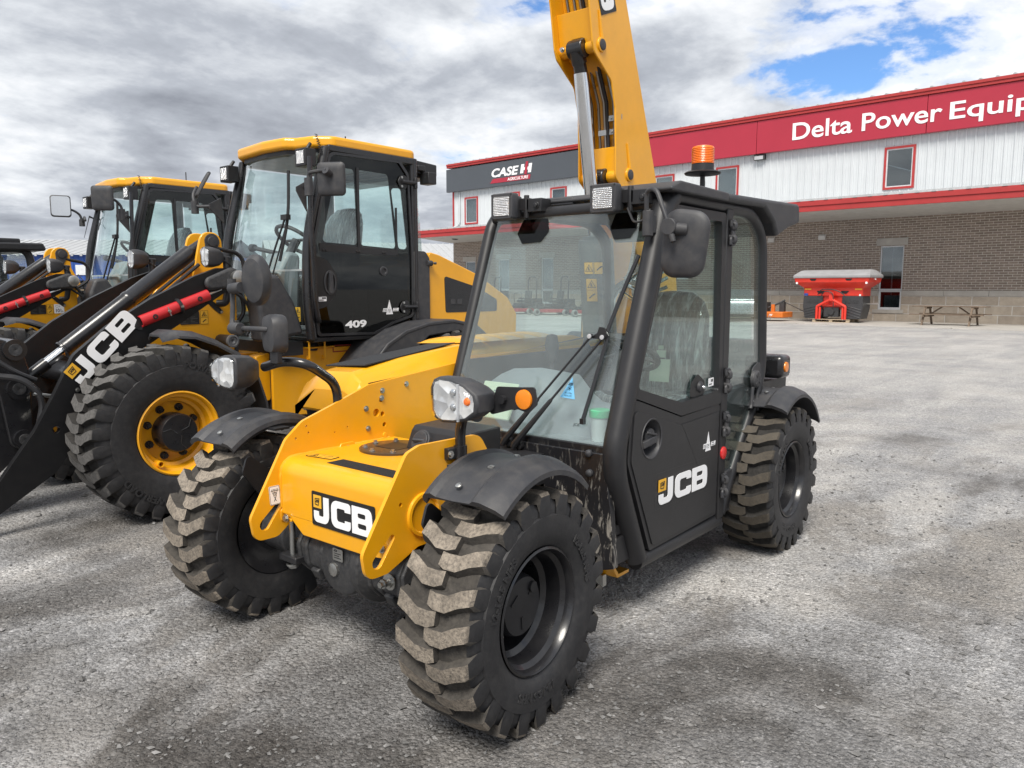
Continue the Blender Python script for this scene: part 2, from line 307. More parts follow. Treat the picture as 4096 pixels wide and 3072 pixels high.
class MB:
    def __init__(s): s.v = []; s.f = []; s.m = []
    def add(s, vs, fs, m=0):
        o = len(s.v); s.v += [tuple(v) for v in vs]; s.f += [[i+o for i in f] for f in fs]; s.m += [m]*len(fs); return s
    def box(s, c, d, rot=None, m=0):
        hx, hy, hz = d[0]/2, d[1]/2, d[2]/2
        vs = [Vector((x, y, z)) for x in (-hx, hx) for y in (-hy, hy) for z in (-hz, hz)]
        if rot is not None:
            q = Euler(rot).to_matrix(); vs = [q @ v for v in vs]
        c = Vector(c); vs = [v+c for v in vs]
        return s.add(vs, [(0, 1, 3, 2), (4, 6, 7, 5), (0, 4, 5, 1), (2, 3, 7, 6), (0, 2, 6, 4), (1, 5, 7, 3)], m)
    def bb(s, x0, x1, y0, y1, z0, z1, m=0): return s.box(((x0+x1)/2, (y0+y1)/2, (z0+z1)/2), (abs(x1-x0), abs(y1-y0), abs(z1-z0)), None, m)
    def prism(s, pts, axis, a, b, m=0, holes=()):
        def P(q, w):
            return {'y': (q[0], w, q[1]), 'x': (w, q[0], q[1]), 'z': (q[0], q[1], w)}[axis]
        loops = [list(pts)]+[list(h) for h in holes]
        flat = [q for l in loops for q in l]; n = len(flat)
        vs = [P(q, a) for q in flat]+[P(q, b) for q in flat]; fs = []
        if holes:
            tris = tessellate_polygon([[Vector((q[0], q[1], 0)) for q in l] for l in loops])
            for tr in tris: fs.append(tuple(tr)); fs.append(tuple(i+n for i in reversed(tr)))
        else:
            fs.append(tuple(range(n))); fs.append(tuple(range(2*n-1, n-1, -1)))
        o = 0
        for l in loops:
            k = len(l)
            for i in range(k): j = (i+1) % k; fs.append((o+i, o+j, o+j+n, o+i+n))
            o += k
        return s.add(vs, fs, m)
    def loft(s, rings, m=0, closed=True, caps=True, loop=False):
        n = len(rings[0]); vs = [v for r in rings for v in r]; fs = []; K = len(rings)
        for i in range(K if loop else K-1):
            j = (i+1) % K
            for k in range(n if closed else n-1):
                l = (k+1) % n; fs.append((i*n+k, i*n+l, j*n+l, j*n+k))
        if caps and closed and not loop: fs.append(tuple(range(n))); fs.append(tuple((K-1)*n+k for k in reversed(range(n))))
        return s.add(vs, fs, m)
    def tube(s, pts, r, n=10, m=0, caps=True):
        P = [Vector(p) for p in pts]; rings = []; prev = None
        rs = r if isinstance(r, (list, tuple)) else [r]*len(P)
        for i, p in enumerate(P):
            d = (P[min(i+1, len(P)-1)]-P[max(i-1, 0)]).normalized()
            if prev is None:
                u = d.cross(Vector((0, 0, 1)));
                if u.length < 0.1: u = d.cross(Vector((1, 0, 0)))
            else: u = prev - d*prev.dot(d)
            u.normalize(); prev = u; w = d.cross(u)
            rings.append([p+(u*math.cos(2*PI*k/n)+w*math.sin(2*PI*k/n))*rs[i] for k in range(n)])
        return s.loft(rings, m, True, caps)
    def lathe(s, prof, c=(0, 0, 0), axis='y', n=32, m=0, caps=True):
        rings = []
        for tt, r in prof:
            ring = []
            for k in range(n):
                a = 2*PI*k/n; x, z = r*math.cos(a), r*math.sin(a)
                q = {'y': (x, tt, z), 'x': (tt, x, z), 'z': (x, z, tt)}[axis]
                ring.append((c[0]+q[0], c[1]+q[1], c[2]+q[2]))
            rings.append(ring)
        return s.loft(rings, m, True, caps)
    def cyl(s, a, b, r, n=14, m=0): return s.tube([a, b], r, n, m)
    def bolt(s, p, d, r=0.012, h=0.008, m=0):
        p = Vector(p); d = Vector(d).normalized(); s.tube([p, p+d*h*0.35], r*1.5, 12, m); return s.tube([p, p+d*h], r, 6, m)
    def build(s, name, mats, parent=None, loc=None, rot=None, bevel=0.0, seg=2, ang=32, smooth=True):
        me = bpy.data.meshes.new(name); me.from_pydata(s.v, [], s.f)
        if not isinstance(mats, (list, tuple)): mats = [mats]
        for m in mats: me.materials.append(M[m] if isinstance(m, str) else m)
        me.polygons.foreach_set('material_index', s.m)
        bm = bmesh.new(); bm.from_mesh(me); bmesh.ops.recalc_face_normals(bm, faces=bm.faces); bm.to_mesh(me); bm.free()
        if smooth:
            me.polygons.foreach_set('use_smooth', [True]*len(me.polygons)); me.set_sharp_from_angle(angle=R(ang))
        o = bpy.data.objects.new(name, me); COL.objects.link(o)
        if parent is not None: o.parent = parent
        if loc is not None: o.location = loc
        if rot is not None: o.rotation_euler = rot
        if bevel > 0:
            b = o.modifiers.new('bevel', 'BEVEL'); b.width = bevel; b.segments = seg; b.limit_method = 'ANGLE'; b.angle_limit = R(ang); b.use_clamp_overlap = True
        return o
def thing(name, label, cat, loc=(0, 0, 0), rotz=0, group=None):
    o = bpy.data.objects.new(name, None); COL.objects.link(o); o.location = loc; o.rotation_euler = (0, 0, rotz); o.empty_display_size = 0.2
    return tag(o, label, cat, group)
def tag(o, label=None, cat=None, group=None, kind=None):
    if label: o['label'] = label
    if cat: o['category'] = cat
    if group: o['group'] = group
    if kind: o['kind'] = kind
    return o
def kids(o): return [c for c in bpy.data.objects if c.parent == o]
def copy_tree(o, parent=None):
    c = o.copy(); COL.objects.link(c)
    if parent is not None: c.parent = parent
    for k in kids(o): copy_tree(k, c)
    return c
def text_mesh(body, size, shear=0.0, bold=0.0, ext=0.004):
    cu = bpy.data.curves.new('lettering', 'FONT'); cu.body = body; cu.size = size; cu.shear = shear; cu.offset = bold; cu.extrude = ext; cu.resolution_u = 4
    ob = bpy.data.objects.new('lettering', cu); COL.objects.link(ob); dg = bpy.context.evaluated_depsgraph_get(); dg.update()
    me = bpy.data.meshes.new_from_object(ob.evaluated_get(dg)); bpy.data.objects.remove(ob); bpy.data.curves.remove(cu); return me
def frame(o, r, u):
    """4x4 with text axes: x=r (reading), y=u (up), z=outward"""
    r = Vector(r).normalized(); u = Vector(u).normalized(); w = r.cross(u); m = Matrix.Identity(4)
    for i, v in enumerate((r, u, w)):
        for k in range(3): m[k][i] = v[k]
    for k in range(3): m[k][3] = o[k]
    return m
def text(name, body, mat, parent, o, r, u, size, shear=0, bold=0, ext=0.004, width=None, height=None):
    me = text_mesh(body, size, shear, bold, ext); xs = [v.co.x for v in me.vertices]; ys = [v.co.y for v in me.vertices]
    x0 = min(xs); sx = width/(max(xs)-x0) if width else 1; sy = height/(max(ys)-min(ys)) if height else 1
    mt = frame(o, r, u) @ Matrix.Diagonal((sx, sy, 1, 1)) @ Matrix.Translation((-x0, 0, 0)); me.transform(mt)
    me.materials.clear(); me.materials.append(M[mat]); me.name = name
    ob = bpy.data.objects.new(name, me); COL.objects.link(ob); ob.parent = parent; return ob
# ---- the three block letters, unit height
def J2(): return rp([(0.58, 1), (0.90, 1), (0.90, 0.0), (0.0, 0.0), (0.0, 0.42), (0.30, 0.42), (0.30, 0.25), (0.58, 0.25)], [0, 0, .30, .22, 0, 0, .04, .08])
def C2(): return rp([(1.10, .66), (1.10, 1), (0, 1), (0, 0), (1.10, 0), (1.10, .34), (.78, .34), (.78, .25), (.32, .25), (.32, .75), (.78, .75), (.78, .66)], [0, .30, .30, .30, .30, 0, 0, .05, .10, .10, .05, 0])
def B2(): return rp([(0, 0), (1.06, 0), (1.10, .50), (1.06, 1), (0, 1)], [0, .30, .02, .30, 0]), [rp([(.32, .60), (.74, .60), (.74, .78), (.32, .78)], .06), rp([(.32, .22), (.78, .22), (.78, .41), (.32, .41)], .06)]
def flat(mb, pts, fr, th=0.002, m=0, holes=(), sx=1, sy=1, ox=0, oy=0, z0=0):
    """polygon plate in a text frame"""
    b = MB(); T = lambda l: [(ox+p[0]*sx, oy+p[1]*sy) for p in l]
    b.prism(T(pts), 'z', z0, z0+th, 0, [T(h) for h in holes]); mb.add([fr @ Vector(v) for v in b.v], b.f, m)
def jcb(mb, fr, h, wd, m=0, z0=0.0, th=0.002):
    sx = wd/3.3; Bp, Bh = B2()
    flat(mb, J2(), fr, th, m, (), sx, h, 0, 0, z0); flat(mb, C2(), fr, th, m, (), sx, h, 1.04*sx, 0, z0); flat(mb, Bp, fr, th, m, Bh, sx, h, 2.22*sx, 0, z0)
def jcb_logo(name, parent, o, r, u, h, wd, plate=None):
    """white letters with the yellow square at the upper left; optional dark backing plate"""
    fr = frame(o, r, u); mb = MB()
    if plate: flat(mb, rp([(-plate, -plate), (wd+plate, -plate), (wd+plate, h+plate), (-plate, h+plate)], 0.008), fr, 0.0015, 0, (), 1, 1, 0, 0, 0)
    jcb(mb, fr, h, wd, 1, 0.0022)
    q = wd/3.3; s = 0.47*q
    flat(mb, [(0, 0), (1, 0), (1, 1), (0, 1)], fr, 0.0015, 2, (), s, h*0.48, -0.02*q, h*0.54, 0.0022)
    par = [(.22, .25), (.68, .20), (.80, .80), (.22, .75)]; ins = [(.27, .31), (.64, .27), (.74, .73), (.27, .69)]
    flat(mb, par, fr, 0.001, 0, [ins], s, h*0.48, -0.02*q, h*0.54, 0.004)
    f2 = fr @ Matrix.Translation((s*0.26, h*(0.54+0.48*0.42), 0)) @ Matrix.Rotation(R(6), 4, 'Z'); jcb(mb, f2, h*0.48*0.20, s*0.40, 0, 0.004, 0.001)
    return mb.build(name, ['sticker_black', 'white', 'sticker_yellow'], parent, smooth=False)
def warn(name, parent, o, r, u, w, h, style=0):
    """yellow warning sticker with black outline, triangle and small pictogram"""
    fr = frame(o, r, u); mb = MB()
    flat(mb, rp([(0, 0), (w, 0), (w, h), (0, h)], w*.06), fr, 0.001, 1)
    flat(mb, rp([(w*.03, w*.03), (w*.97, w*.03), (w*.97, h-w*.03), (w*.03, h-w*.03)], w*.05), fr, 0.001, 0, (), 1, 1, 0, 0, 0.0005)
    vert = h > w; hs = h/2 if vert else h; ws = w if vert else w/2
    c = (ws/2, h-hs/2) if vert else (ws/2, hs/2); q = min(ws, hs)*0.40
    flat(mb, [(c[0]-q, c[1]-q*.8), (c[0]+q, c[1]-q*.8), (c[0], c[1]+q*.95)], fr, 0.001, 1, [[(c[0]-q*.74, c[1]-q*.65), (c[0]+q*.74, c[1]-q*.65), (c[0], c[1]+q*.66)]], 1, 1, 0, 0, 0.0012)
    flat(mb, [(c[0]-q*.3, c[1]-q*.5), (c[0]+q*.35, c[1]-q*.5), (c[0]-.02*q, c[1]-.1*q), (c[0]+q*.2, c[1]+.2*q), (c[0]-q*.2, c[1]+.25*q)], fr, 0.001, 1, (), 1, 1, 0, 0, 0.0012)
    d = (ws/2, hs/2) if vert else (ws*1.5, hs/2)
    flat(mb, [(d[0]-q*.8, d[1]-q*.5), (d[0]-q*.5, d[1]-q*.6), (d[0]+q*.1, d[1]-q*.05), (d[0]+q*.8, d[1]+q*.35), (d[0]+q*.6, d[1]+q*.6), (d[0]-q*.1, d[1]+q*.2)], fr, 0.001, 1, (), 1, 1, 0, 0, 0.0012)
    if vert: flat(mb, [(w*.06, h/2-w*.015), (w*.94, h/2-w*.015), (w*.94, h/2+w*.015), (w*.06, h/2+w*.015)], fr, 0.001, 1, (), 1, 1, 0, 0, 0.0012)
    else: flat(mb, [(w/2-h*.015, h*.06), (w/2+h*.015, h*.06), (w/2+h*.015, h*.94), (w/2-h*.015, h*.94)], fr, 0.001, 1, (), 1, 1, 0, 0, 0.0012)
    return mb.build(name, ['sticker_yellow', 'sticker_black'], parent, smooth=False)
def delta(name, parent, o, r, u, s):
    """triangle emblem with DELTA strip"""
    fr = frame(o, r, u); mb = MB()
    flat(mb, [(0, 0), (.62, 0), (.31, 1.0)], fr, 0.001, 0, [[(.23, .14), (.39, .14), (.31, .52)]], s, s, 0, 0, 0)
    flat(mb, [(-.30, .18), (.44, .18), (.50, .42), (-.24, .42)], fr, 0.001, 0, (), s, s, 0, 0, 0.0012)
    flat(mb, [(.60, .20), (1.10, .20), (1.16, .42), (.66, .42)], fr, 0.001, 0, (), s, s, 0, 0, 0.0012)
    e = mb.build(name, ['white', 'sticker_black'], parent, smooth=False)
    g = Vector((0, 0, 0.0025))
    p = fr @ Vector((-.27*s, .22*s, .0024)); text('lettering', 'DELTA', 'sticker_black', e, p, r, u, .2*s, 0.25, 0.0, 0.0003, width=.66*s, height=.15*s)
    for k, (w1, b1) in enumerate((('POWER', .34), ('EQUIPMENT', .23))):
        p = fr @ Vector(((.68-.03*k+.04*(1-k))*s, b1*s, .0024)); text('lettering', w1, 'sticker_black', e, p, r, u, .1*s, 0.25, 0, 0.0003, width=(.24+.16*k)*s, height=.055*s)
    return e

# ------------------------------------------------------------------ wheels
def tyre(mb, Rr, rim, w, nl, hw, twist, lugh=0.03, ring=None, rnd=0.0):
    h = w/2; rg = ring or (rim+(Rr-rim)*0.56)
    prof = [(h*.80, rim-.004), (h*.90, rim+.012), (h*.965, rim+(Rr-rim)*.22), (h*1.0, rim+(Rr-rim)*.42), (h*.985, rg-.006), (h*.985, rg), (h*.94, rg+.004), (h*.93, rg+(Rr-rg)*.35), (h*.84, Rr-lugh*1.25), (h*.45, Rr-lugh*1.02), (0, Rr-lugh)]
    full = prof+[(-a, b) for a, b in reversed(prof[:-1])]
    mb.lathe(full, n=72, m=0, caps=False)
    i0 = len(prof)-3; nf = len(full)-1; base_f = len(mb.f)-nf*72       # crown faces carry the dust of the grooves
    for j in range(i0, nf-i0):
        for k in range(72): mb.m[base_f+j*72+k] = 2
    for sgn in (1, -1):
        for i in range(nl):
            th0 = 2*PI*(i+(0.5 if sgn < 0 else 0))/nl + rng.uniform(-1, 1)*0.012
            # path from shoulder to beyond the centre: (y, arc ahead, radius top, half width)
            secs = [(h*.985, -.004, Rr-lugh*2.6, hw*.75), (h*.975, 0.0, Rr-lugh*.55, hw*.95), (h*.93, 0.004, Rr-.004, hw*1.0), (h*.66, twist*.42, Rr, hw*1.0), (h*.36, twist*.96, Rr, hw*1.0), (h*.05, twist*.98, Rr, hw*.97), (-h*.13, twist*.80, Rr-.003, hw*.84)]
            rings = []
            for (y, aa, rt_, q) in secs:
                rb = min(rt_-.006, Rr-lugh*1.3) if y < h*.95 else rt_-.05
                yy = y*sgn; c = th0+aa/Rr; ring_ = []
                bo = 1.0 if y < h*.95 else 0.0
                for (da, rr) in ((-q*1.35-.006, rb), (-q, rt_), (q, rt_), (q*1.35+.006, rb)):
                    a = c+da/Rr; ring_.append((rr*math.cos(a), yy if rr == rt_ else yy*(0.985 if y >= h*.95 else 1.0), -rr*math.sin(a)))
                rings.append(ring_)
            o = len(mb.v); mb.v += [v for r_ in rings for v in r_]
            K = len(rings)
            for a in range(K-1):
                for b in range(3):
                    mb.f.append([o+a*4+b, o+a*4+b+1, o+a*4+4+b+1, o+a*4+4+b]); mb.m.append(1 if (b == 1 and a >= 1) else (2 if a >= 1 else 0))
            mb.f.append([o, o+1, o+2, o+3]); mb.m.append(0); mb.f.append([o+K*4-4+k for k in (3, 2, 1, 0)]); mb.m.append(2)
def rim_text(tb, body, r0, a0, size, y, bold=.002):
    me = text_mesh(body, size, 0, bold, .0018); o = len(tb.v)
    for v in me.vertices:
        a = a0+v.co.x/r0; rr = r0+v.co.y; tb.v.append((rr*math.cos(a), y+v.co.z, rr*math.sin(a)))
    for p in me.polygons: tb.f.append([o+i for i in p.vertices]); tb.m.append(0)
    bpy.data.meshes.remove(me)
def make_wheel(name, parent, loc, steer, side, Rr, rim, w, nl, hw, twist, kind, tread, spin=0.0):
    """side=+1: outer face towards +y"""
    root_rot = (0, 0, steer+(0 if side > 0 else PI))
    h = w/2; mb = MB(); f = h*.80
    if kind == 'deep':
        mb.lathe([(f+.012, rim), (f+.016, rim-.008), (f+.006, rim-.014), (f-.015, rim-.018), (f-.03, rim-.032), (f-.085, rim-.040), (f-.10, rim-.058), (f-.20, rim-.062), (f-.205, rim-.10), (f-.215, .07), (f-.235, .07), (f-.225, rim-.10), (-f, rim-.03), (-f-.012, rim)], n=48, m=0, caps=False)
        for k in range(8):
            a = 2*PI*k/8+.2; mb.bolt(((rim-.085)*math.cos(a), f-.206, (rim-.085)*math.sin(a)), (0, 1, 0), .011, .02, 0)
        wheel = mb.build(name, ['black'], parent, loc, root_rot)
        hb = MB(); hb.lathe([(f-.23, .112), (f-.10, .112), (f-.075, .108), (f-.062, .102), (f-.06, .0)], n=40, caps=False)
        hb.lathe([(f-.06, .020), (f-.052, .020), (f-.052, .0)], c=(-.055, 0, .055), n=10)
        for k in range(3):
            a = 2*PI*k/3+.6; hb.box((.06*math.cos(a), f-.059, .06*math.sin(a)), (.045, .004, .008), (0, a, 0))
        hb.build('hub', 'satin', wheel)
        vb = MB(); vb.lathe([(0, .026), (.012, .026), (.014, .02)], c=(0.125, f-.11, -.065), n=14, m=1); vb.lathe([(0, .008), (.03, .007), (.032, .005), (.045, .005)], c=(0.125, f-.098, -.065), n=10, m=0)
        vb.build('valve', [M['sticker_yellow'], M['black']] if False else ['steel', 'satin'], wheel)
    else:
        mb.lathe([(f+.012, rim), (f+.018, rim-.010), (f+.006, rim-.020), (f-.02, rim-.024), (f-.03, rim-.042), (f-.075, rim-.055), (f-.085, rim-.075), (f-.12, rim-.082), (f-.125, .10), (f-.15, .10), (f-.14, rim-.08), (-f, rim-.03), (-f-.012, rim)], n=56, m=0, caps=False)
        wheel = mb.build(name, ['yellow'], parent, loc, root_rot)
        hb = MB(); hb.lathe([(f-.14, .128), (f-.005, .128), (f+.008, .120), (f+.012, .0)], n=40, caps=False)
        for k in range(3):
            a = 2*PI*k/3; hb.tube([(.02*math.cos(a), f+.012, .02*math.sin(a)), (.07*math.cos(a+.5), f+.012, .07*math.sin(a+.5)), (.115*math.cos(a+.2), f+.011, .115*math.sin(a+.2))], .003, 6)
        hb.build('hub', 'black', wheel)
        for k in range(8):
            a = 2*PI*k/8+.35; b = MB(); p = (.167*math.cos(a), f-.124, .167*math.sin(a)); b.tube([p, (p[0], p[1]+.015, p[2])], .026, 14); b.tube([(p[0], p[1]+.012, p[2]), (p[0], p[1]+.04, p[2])], .020, 6); b.tube([(p[0], p[1]+.03, p[2]), (p[0], p[1]+.052, p[2])], .011, 10)
            b.build('wheel_nut', 'black', wheel)
        v = MB(); v.lathe([(f-.07, .022), (f-.0, .022), (f+.0, .016), (f-.06, .016)], c=(.13, 0, -.19), n=12); v.build('valve_guard', 'yellow', wheel)
    tb = MB(); tyre(tb, Rr, rim, w, nl, hw, twist, 0.027 if kind == 'deep' else 0.034)
    if kind == 'deep':
        for a0 in (.3, 2.4, 4.6): rim_text(tb, '12-16.5 NHS', .272, a0, .040, h*1.0)
    else:
        for a0 in (1.75, 4.9): rim_text(tb, 'POWERLOAD', .43, a0, .062, h*1.0)
    if spin:
        q = Matrix.Rotation(spin, 3, 'Y'); tb.v = [tuple(q @ Vector(v)) for v in tb.v]
    tb.build('tyre', ['rubber', tread, 'groove' if tread == 'tread' else 'groove_dark'], wheel, ang=38)
    return wheel

# ================================================================== TELEHANDLER
TH = thing('telehandler', 'compact yellow and black telehandler in the foreground with raised boom and black cab door', 'telehandler')
LW = 2.407; YW = 0.763; RT = 0.42; ZA = 0.4125
for (x, sy, st, td) in ((0, 1, 0.054, 'tread'), (0, -1, 0.054, 'tread'), (-LW, 1, 0.017, 'tread_dark'), (-LW, -1, 0.017, 'tread_dark')):
    make_wheel('wheel', TH, (x, sy*YW, ZA), st, sy, RT, 0.222, 0.305, 22, 0.0265, 0.045*sy, 'deep', td, spin=0.12 if x == 0 else 0.05)

# fenders: swept strip with a flat middle, raised ridge and turned-down lip
def fender(x, sy, st, a0, a1, half_in=-0.17, half_out=0.165, rr=0.495):
    prof = [(half_in, -.030), (half_in+.004, -.012), (half_in+.02, 0.006), (half_in+.05, .014), (half_in+.068, .002), (-.03, -.002), (.04, .002), (.06, .016), (.085, .016), (.14, -.004), (half_out, -.024), (half_out, -.042), (.135, -.024), (.08, -.004), (half_in+.03, -.010), (half_in+.008, -.044)]
    rings = []
    for k in range(25):
        u = k/24; a = a0+(a1-a0)*u; e = min(u, 1-u); dip = -0.0
        ring = []
        for (y, dr) in prof:
            r = rr+dr+0.02*math.sin(PI*u); ring.append((r*math.cos(a), y*sy, r*math.sin(a)))
        rings.append(ring)
    b = MB(); b.loft(rings); o = b.build('fender', 'plastic', TH, (x, sy*YW, ZA), (0, 0, st), ang=28)
    for (aa, y) in ((1.12, -.035), (1.38, .0), (1.75, -.03)):
        n = Vector((math.cos(aa), 0, math.sin(aa))); p = n*(rr+.016)+Vector((0, y*sy, 0)); c = MB(); c.lathe([(0, .012), (.004, .012), (.007, .006), (.007, 0)], n=12)
        q = n.to_track_quat('Y', 'Z'); c.build('bolt', 'steel', o, p, q.to_euler())
    return o
for sy in (1, -1):
    f = fender(0, sy, 0.054, R(58), R(124))
    b = MB(); b.prism(rp([(-.06, .30), (.10, .30), (.20, .38), (.23, .30), (.14, .18), (-.02, .16)], .02), 'y', -.20*sy, -.19*sy); b.box((.03, -.17*sy, .47), (.08, .10, .01)); b.build('fender_bracket', 'satin', TH, (0, sy*YW, ZA), (0, 0, 0.054))
    fender(-LW, sy, 0.017, R(62), R(142), rr=0.50)

# front frame plates
L = MB(); out = rp([(.318, .575), (.302, .478), (.205, .478), (.05, .541), (-.45, .541), (-.45, .70), (-.36, .83), (-.30, .921), (.035, .926), (.10, .905)], [.045, .045, .05, .02, 0, .05, .05, .07, .07, .05])
tow = slot(.250, .532, .180, .606, .024, .013)
L.prism(out, 'y', .345, .361, 0, [tow, circ2(.135, .72, .008, 10), circ2(-.18, .885, .007, 8), circ2(-.21, .86, .007, 8)])
lp = L.build('frame_plate', 'yellow', TH, bevel=.002)
lr = MB(); lr.lathe([(.361, .085), (.372, .083), (.374, .072), (.366, .066), (.361, .066)], c=(.02, 0, .66), n=30, caps=False); lr.lathe([(.361, .066), (.364, .066), (.364, 0)], c=(.02, 0, .66), n=30); lr.build('weld_ring', 'yellow', lp)
r_ = MB(); out = rp([(.315, .57), (.298, .470), (.19, .468), (.09, .54), (-.2, .545), (-2.3, .50), (-2.6, .9), (-2.3, 1.20), (-.943, 1.127), (-.588, 1.091), (-.316, 1.064), (-.13, 1.0), (.05, .942), (.135, .875)], [.045, .045, .05, .05, .05, .05, .05, .05, .1, .05, .05, .08, .08, .06])
r_.prism(out, 'y', -.361, -.345, 0, [tow, circ2(-.362, .928, .019, 16), circ2(-.40, .918, .012, 12), circ2(-.411, .866, .011, 12), circ2(-.392, .985, .011, 12), circ2(.03, .918, .005, 8), circ2(.02, .888, .005, 8), circ2(.085, .872, .005, 8), circ2(-.12, .87, .004, 8), circ2(-.19, .885, .004, 8)])
rpl = r_.build('frame_plate', 'yellow', TH, bevel=.002)
for p in ((-.40, 1.03), (-.554, 1.047), (-.30, .955), (-.31, .86), (-.395, .995)): b = MB(); b.bolt((p[0], -.345, p[1]), (0, 1, 0), .009, .010); b.build('bolt', 'steel', rpl)
for p in ((-.411, .815), (-.42, .765)): b = MB(); b.lathe([(0, .014), (.006, .013), (.007, 0)], c=(p[0], -.345, p[1]), n=14); b.build('plug', 'yellow', rpl)
b = MB(); b.prism(rp([(-.24, .745), (-.13, .745), (-.13, .79), (-.15, .815), (-.22, .815), (-.24, .79)], .01), 'y', -.345, -.337); b.build('tab', 'yellow', TH, bevel=.002)
b = MB(); b.bolt((-.185, -.337, .785), (0, 1, 0), .012, .012); b.build('bolt', 'steel', TH)
# tow symbol sticker on right plate front face
fr = frame((.232, -.343, .655), (-.28, 0, .02), (.42, 0, -.9))
st = MB(); F = frame((.222, -.3435, .608), (-1, 0, 0), (.07, 0, 1)) @ Matrix.Diagonal((.98, .92, 1, 1))
flat(st, rp([(0, 0), (.052, 0), (.052, .088), (0, .088)], .006), F, .001, 0); flat(st, rp([(.0015, .0015), (.0505, .0015), (.0505, .0865), (.0015, .0865)], .005), F, .001, 1, [rp([(.003, .003), (.049, .003), (.049, .085), (.003, .085)], .005)], 1, 1, 0, 0, .0003)
for k in range(5): flat(st, [(.010+k*.007, .066), (.012+k*.007, .066), (.016+k*.007, .074), (.014+k*.007, .074)], F, .001, 1, (), 1, 1, 0, 0, .0006)
flat(st, [(.008, .064), (.046, .064), (.046, .066), (.008, .066)], F, .001, 1, (), 1, 1, 0, 0, .0006)
flat(st, circ2(.026, .052, .0085, 18), F, .001, 1, [circ2(.026, .052, .0065, 18)], 1, 1, 0, 0, .0006); flat(st, circ2(.026, .053, .004, 12), F, .001, 1, [circ2(.026, .053, .0028, 12)], 1, 1, 0, 0, .0006)
for sgn in (1, -1): flat(st, [(.026+sgn*.006, .045), (.026+sgn*.0085, .045), (.026-sgn*.004, .016), (.026-sgn*.0065, .016)], F, .001, 1, (), 1, 1, 0, 0, .0006); flat(st, [(.026+sgn*.012, .064), (.026+sgn*.0135, .064), (.026+sgn*.0095, .05), (.026+sgn*.008, .05)], F, .001, 1, (), 1, 1, 0, 0, .0006)
st.build('tow_sticker', ['white', 'sticker_black'], rpl, smooth=False)

# cross box between the plates
arc = [(.10+.068*math.sin(a), .735+.066*math.cos(a)) for a in [PI/2*k/10 for k in range(11)]]
prof = [(-.47, .55), (-.47, .80)]+[(-.3, .801)]+arc+[(.168, .565)]
b = MB(); b.prism(prof, 'y', -.344, .344); 
b.prism(rp([(-.344, .566), (.344, .566), (.344, .515), (.20, .497), (-.20, .497), (-.285, .555)], [0, 0, 0, .01, .02, .02]), 'x', .10, .167)
box = b.build('front_crossmember', 'yellow', TH, bevel=.003)
jcb_logo('brand_panel', box, (.1695, -.112, .5765), (0, 1, 0), (0, 0, 1), .108, .355, plate=.016)
for y in (-.3435, .3435):
    b = MB(); P = [Vector((x, y, z)) for x, z in [(-.44+.02*k, .8015) for k in range(27)]+arc[1:]+[(.169, .73-.02*k) for k in range(8)]]
    b.tube(P, [.0055*rng.uniform(.75, 1.25) for _ in P], 6); b.build('weld_seam', 'yellow', box)
b = MB(); b.tube([(.060, -.343, .86), (-.02, -.343, .90)], .003, 5); g = MB(); g.bb(.015, .098, -.118, .338, .8012, .8030); g.build('grip_strip', 'grip', box)
warn('warning_sticker', box, (.075, -.30, .8025), (-.15, 1, 0), (-1, -.15, 0), .15, .055)
b = MB(); b.lathe([(.8015, .155), (.810, .155), (.811, .15), (.811, 0)], c=(-.27, -.12, 0), axis='z', n=36); cp = b.build('cover_plate', 'brownplate', TH)
b = MB(); b.bb(-.34, -.22, -.19, -.05, .8112, .8125); b.build('label', 'sticker_black', cp)
for k in range(8): b = MB(); b.bolt((-.27+.128*math.cos(2*PI*k/8), -.12+.128*math.sin(2*PI*k/8), .811), (0, 0, 1), .009, .012); b.build('bolt', 'steel', cp)
for y in (-.30, .30):
    b = MB(); b.box((.12, y, .545), (.10, .05, .012)); b.prism(rp([(.10, .53), (.175, .53), (.175, .575), (.155, .60), (.12, .60)], .01), 'y', y-.045*(1 if y < 0 else -1), y-.040*(1 if y < 0 else -1)); b.build('lug', 'yellow', TH, bevel=.002)
    b = MB(); b.bolt((.176, y, .553), (1, 0, 0), .012, .012); b.build('bolt', 'steel', TH)
# black battery / oil box and filler cap
b = MB(); b.prism(rp([(-.535, .76), (-.285, .795), (-.325, .885), (-.345, .906), (-.535, .910)], [.01, .01, .012, .012, .01]), 'y', -.068, .275); bx = b.build('oil_tank', 'satin', TH, bevel=.006)
c = MB(); d = Vector((.9, 0, .45)).normalized(); p = Vector((-.318, .02, .838)); c.tube([p, p+d*.028], .052, 20); c.tube([p+d*.028, p+d*.034], .043, 20); c.box(p+d*.037, (.012, .06, .012), (0, -1.1, .4)); c.build('filler_cap', 'plastic', bx, bevel=.003)

# front axle
b = MB(); b.lathe([(-.62, .10), (-.45, .105), (-.43, .075), (-.25, .085), (-.20, .12), (-.16, .135), (-.02, .14), (.05, .13), (.08, .16), (.13, .165), (.16, .13), (.22, .10), (.30, .085), (.45, .075), (.46, .105), (.62, .10)], c=(.0, 0, .415), n=30)
b.lathe([(.05, .15), (.12, .14), (.14, .09), (.145, 0)], c=(0, -.02, .415), axis='x', n=26)
hs = rp([(-.12, .50), (.10, .50), (.135, .44), (.125, .36), (.07, .305), (-.08, .305), (-.14, .38)], .03)
b.prism(hs, 'y', -.285, .365)
for y in (-.285, -.235, -.13, .05, .16, .22, .33): b.prism([(x*1.07, .40+(z-.40)*1.07) for x, z in hs], 'y', y, y+.022)
for (y, z) in ((-.19, .33), (.10, .32), (.27, .335)): b.box((.09, y, z), (.06, .05, .05), (0, .5, 0))
ax = b.build('axle', 'gunmetal', TH, bevel=.006)
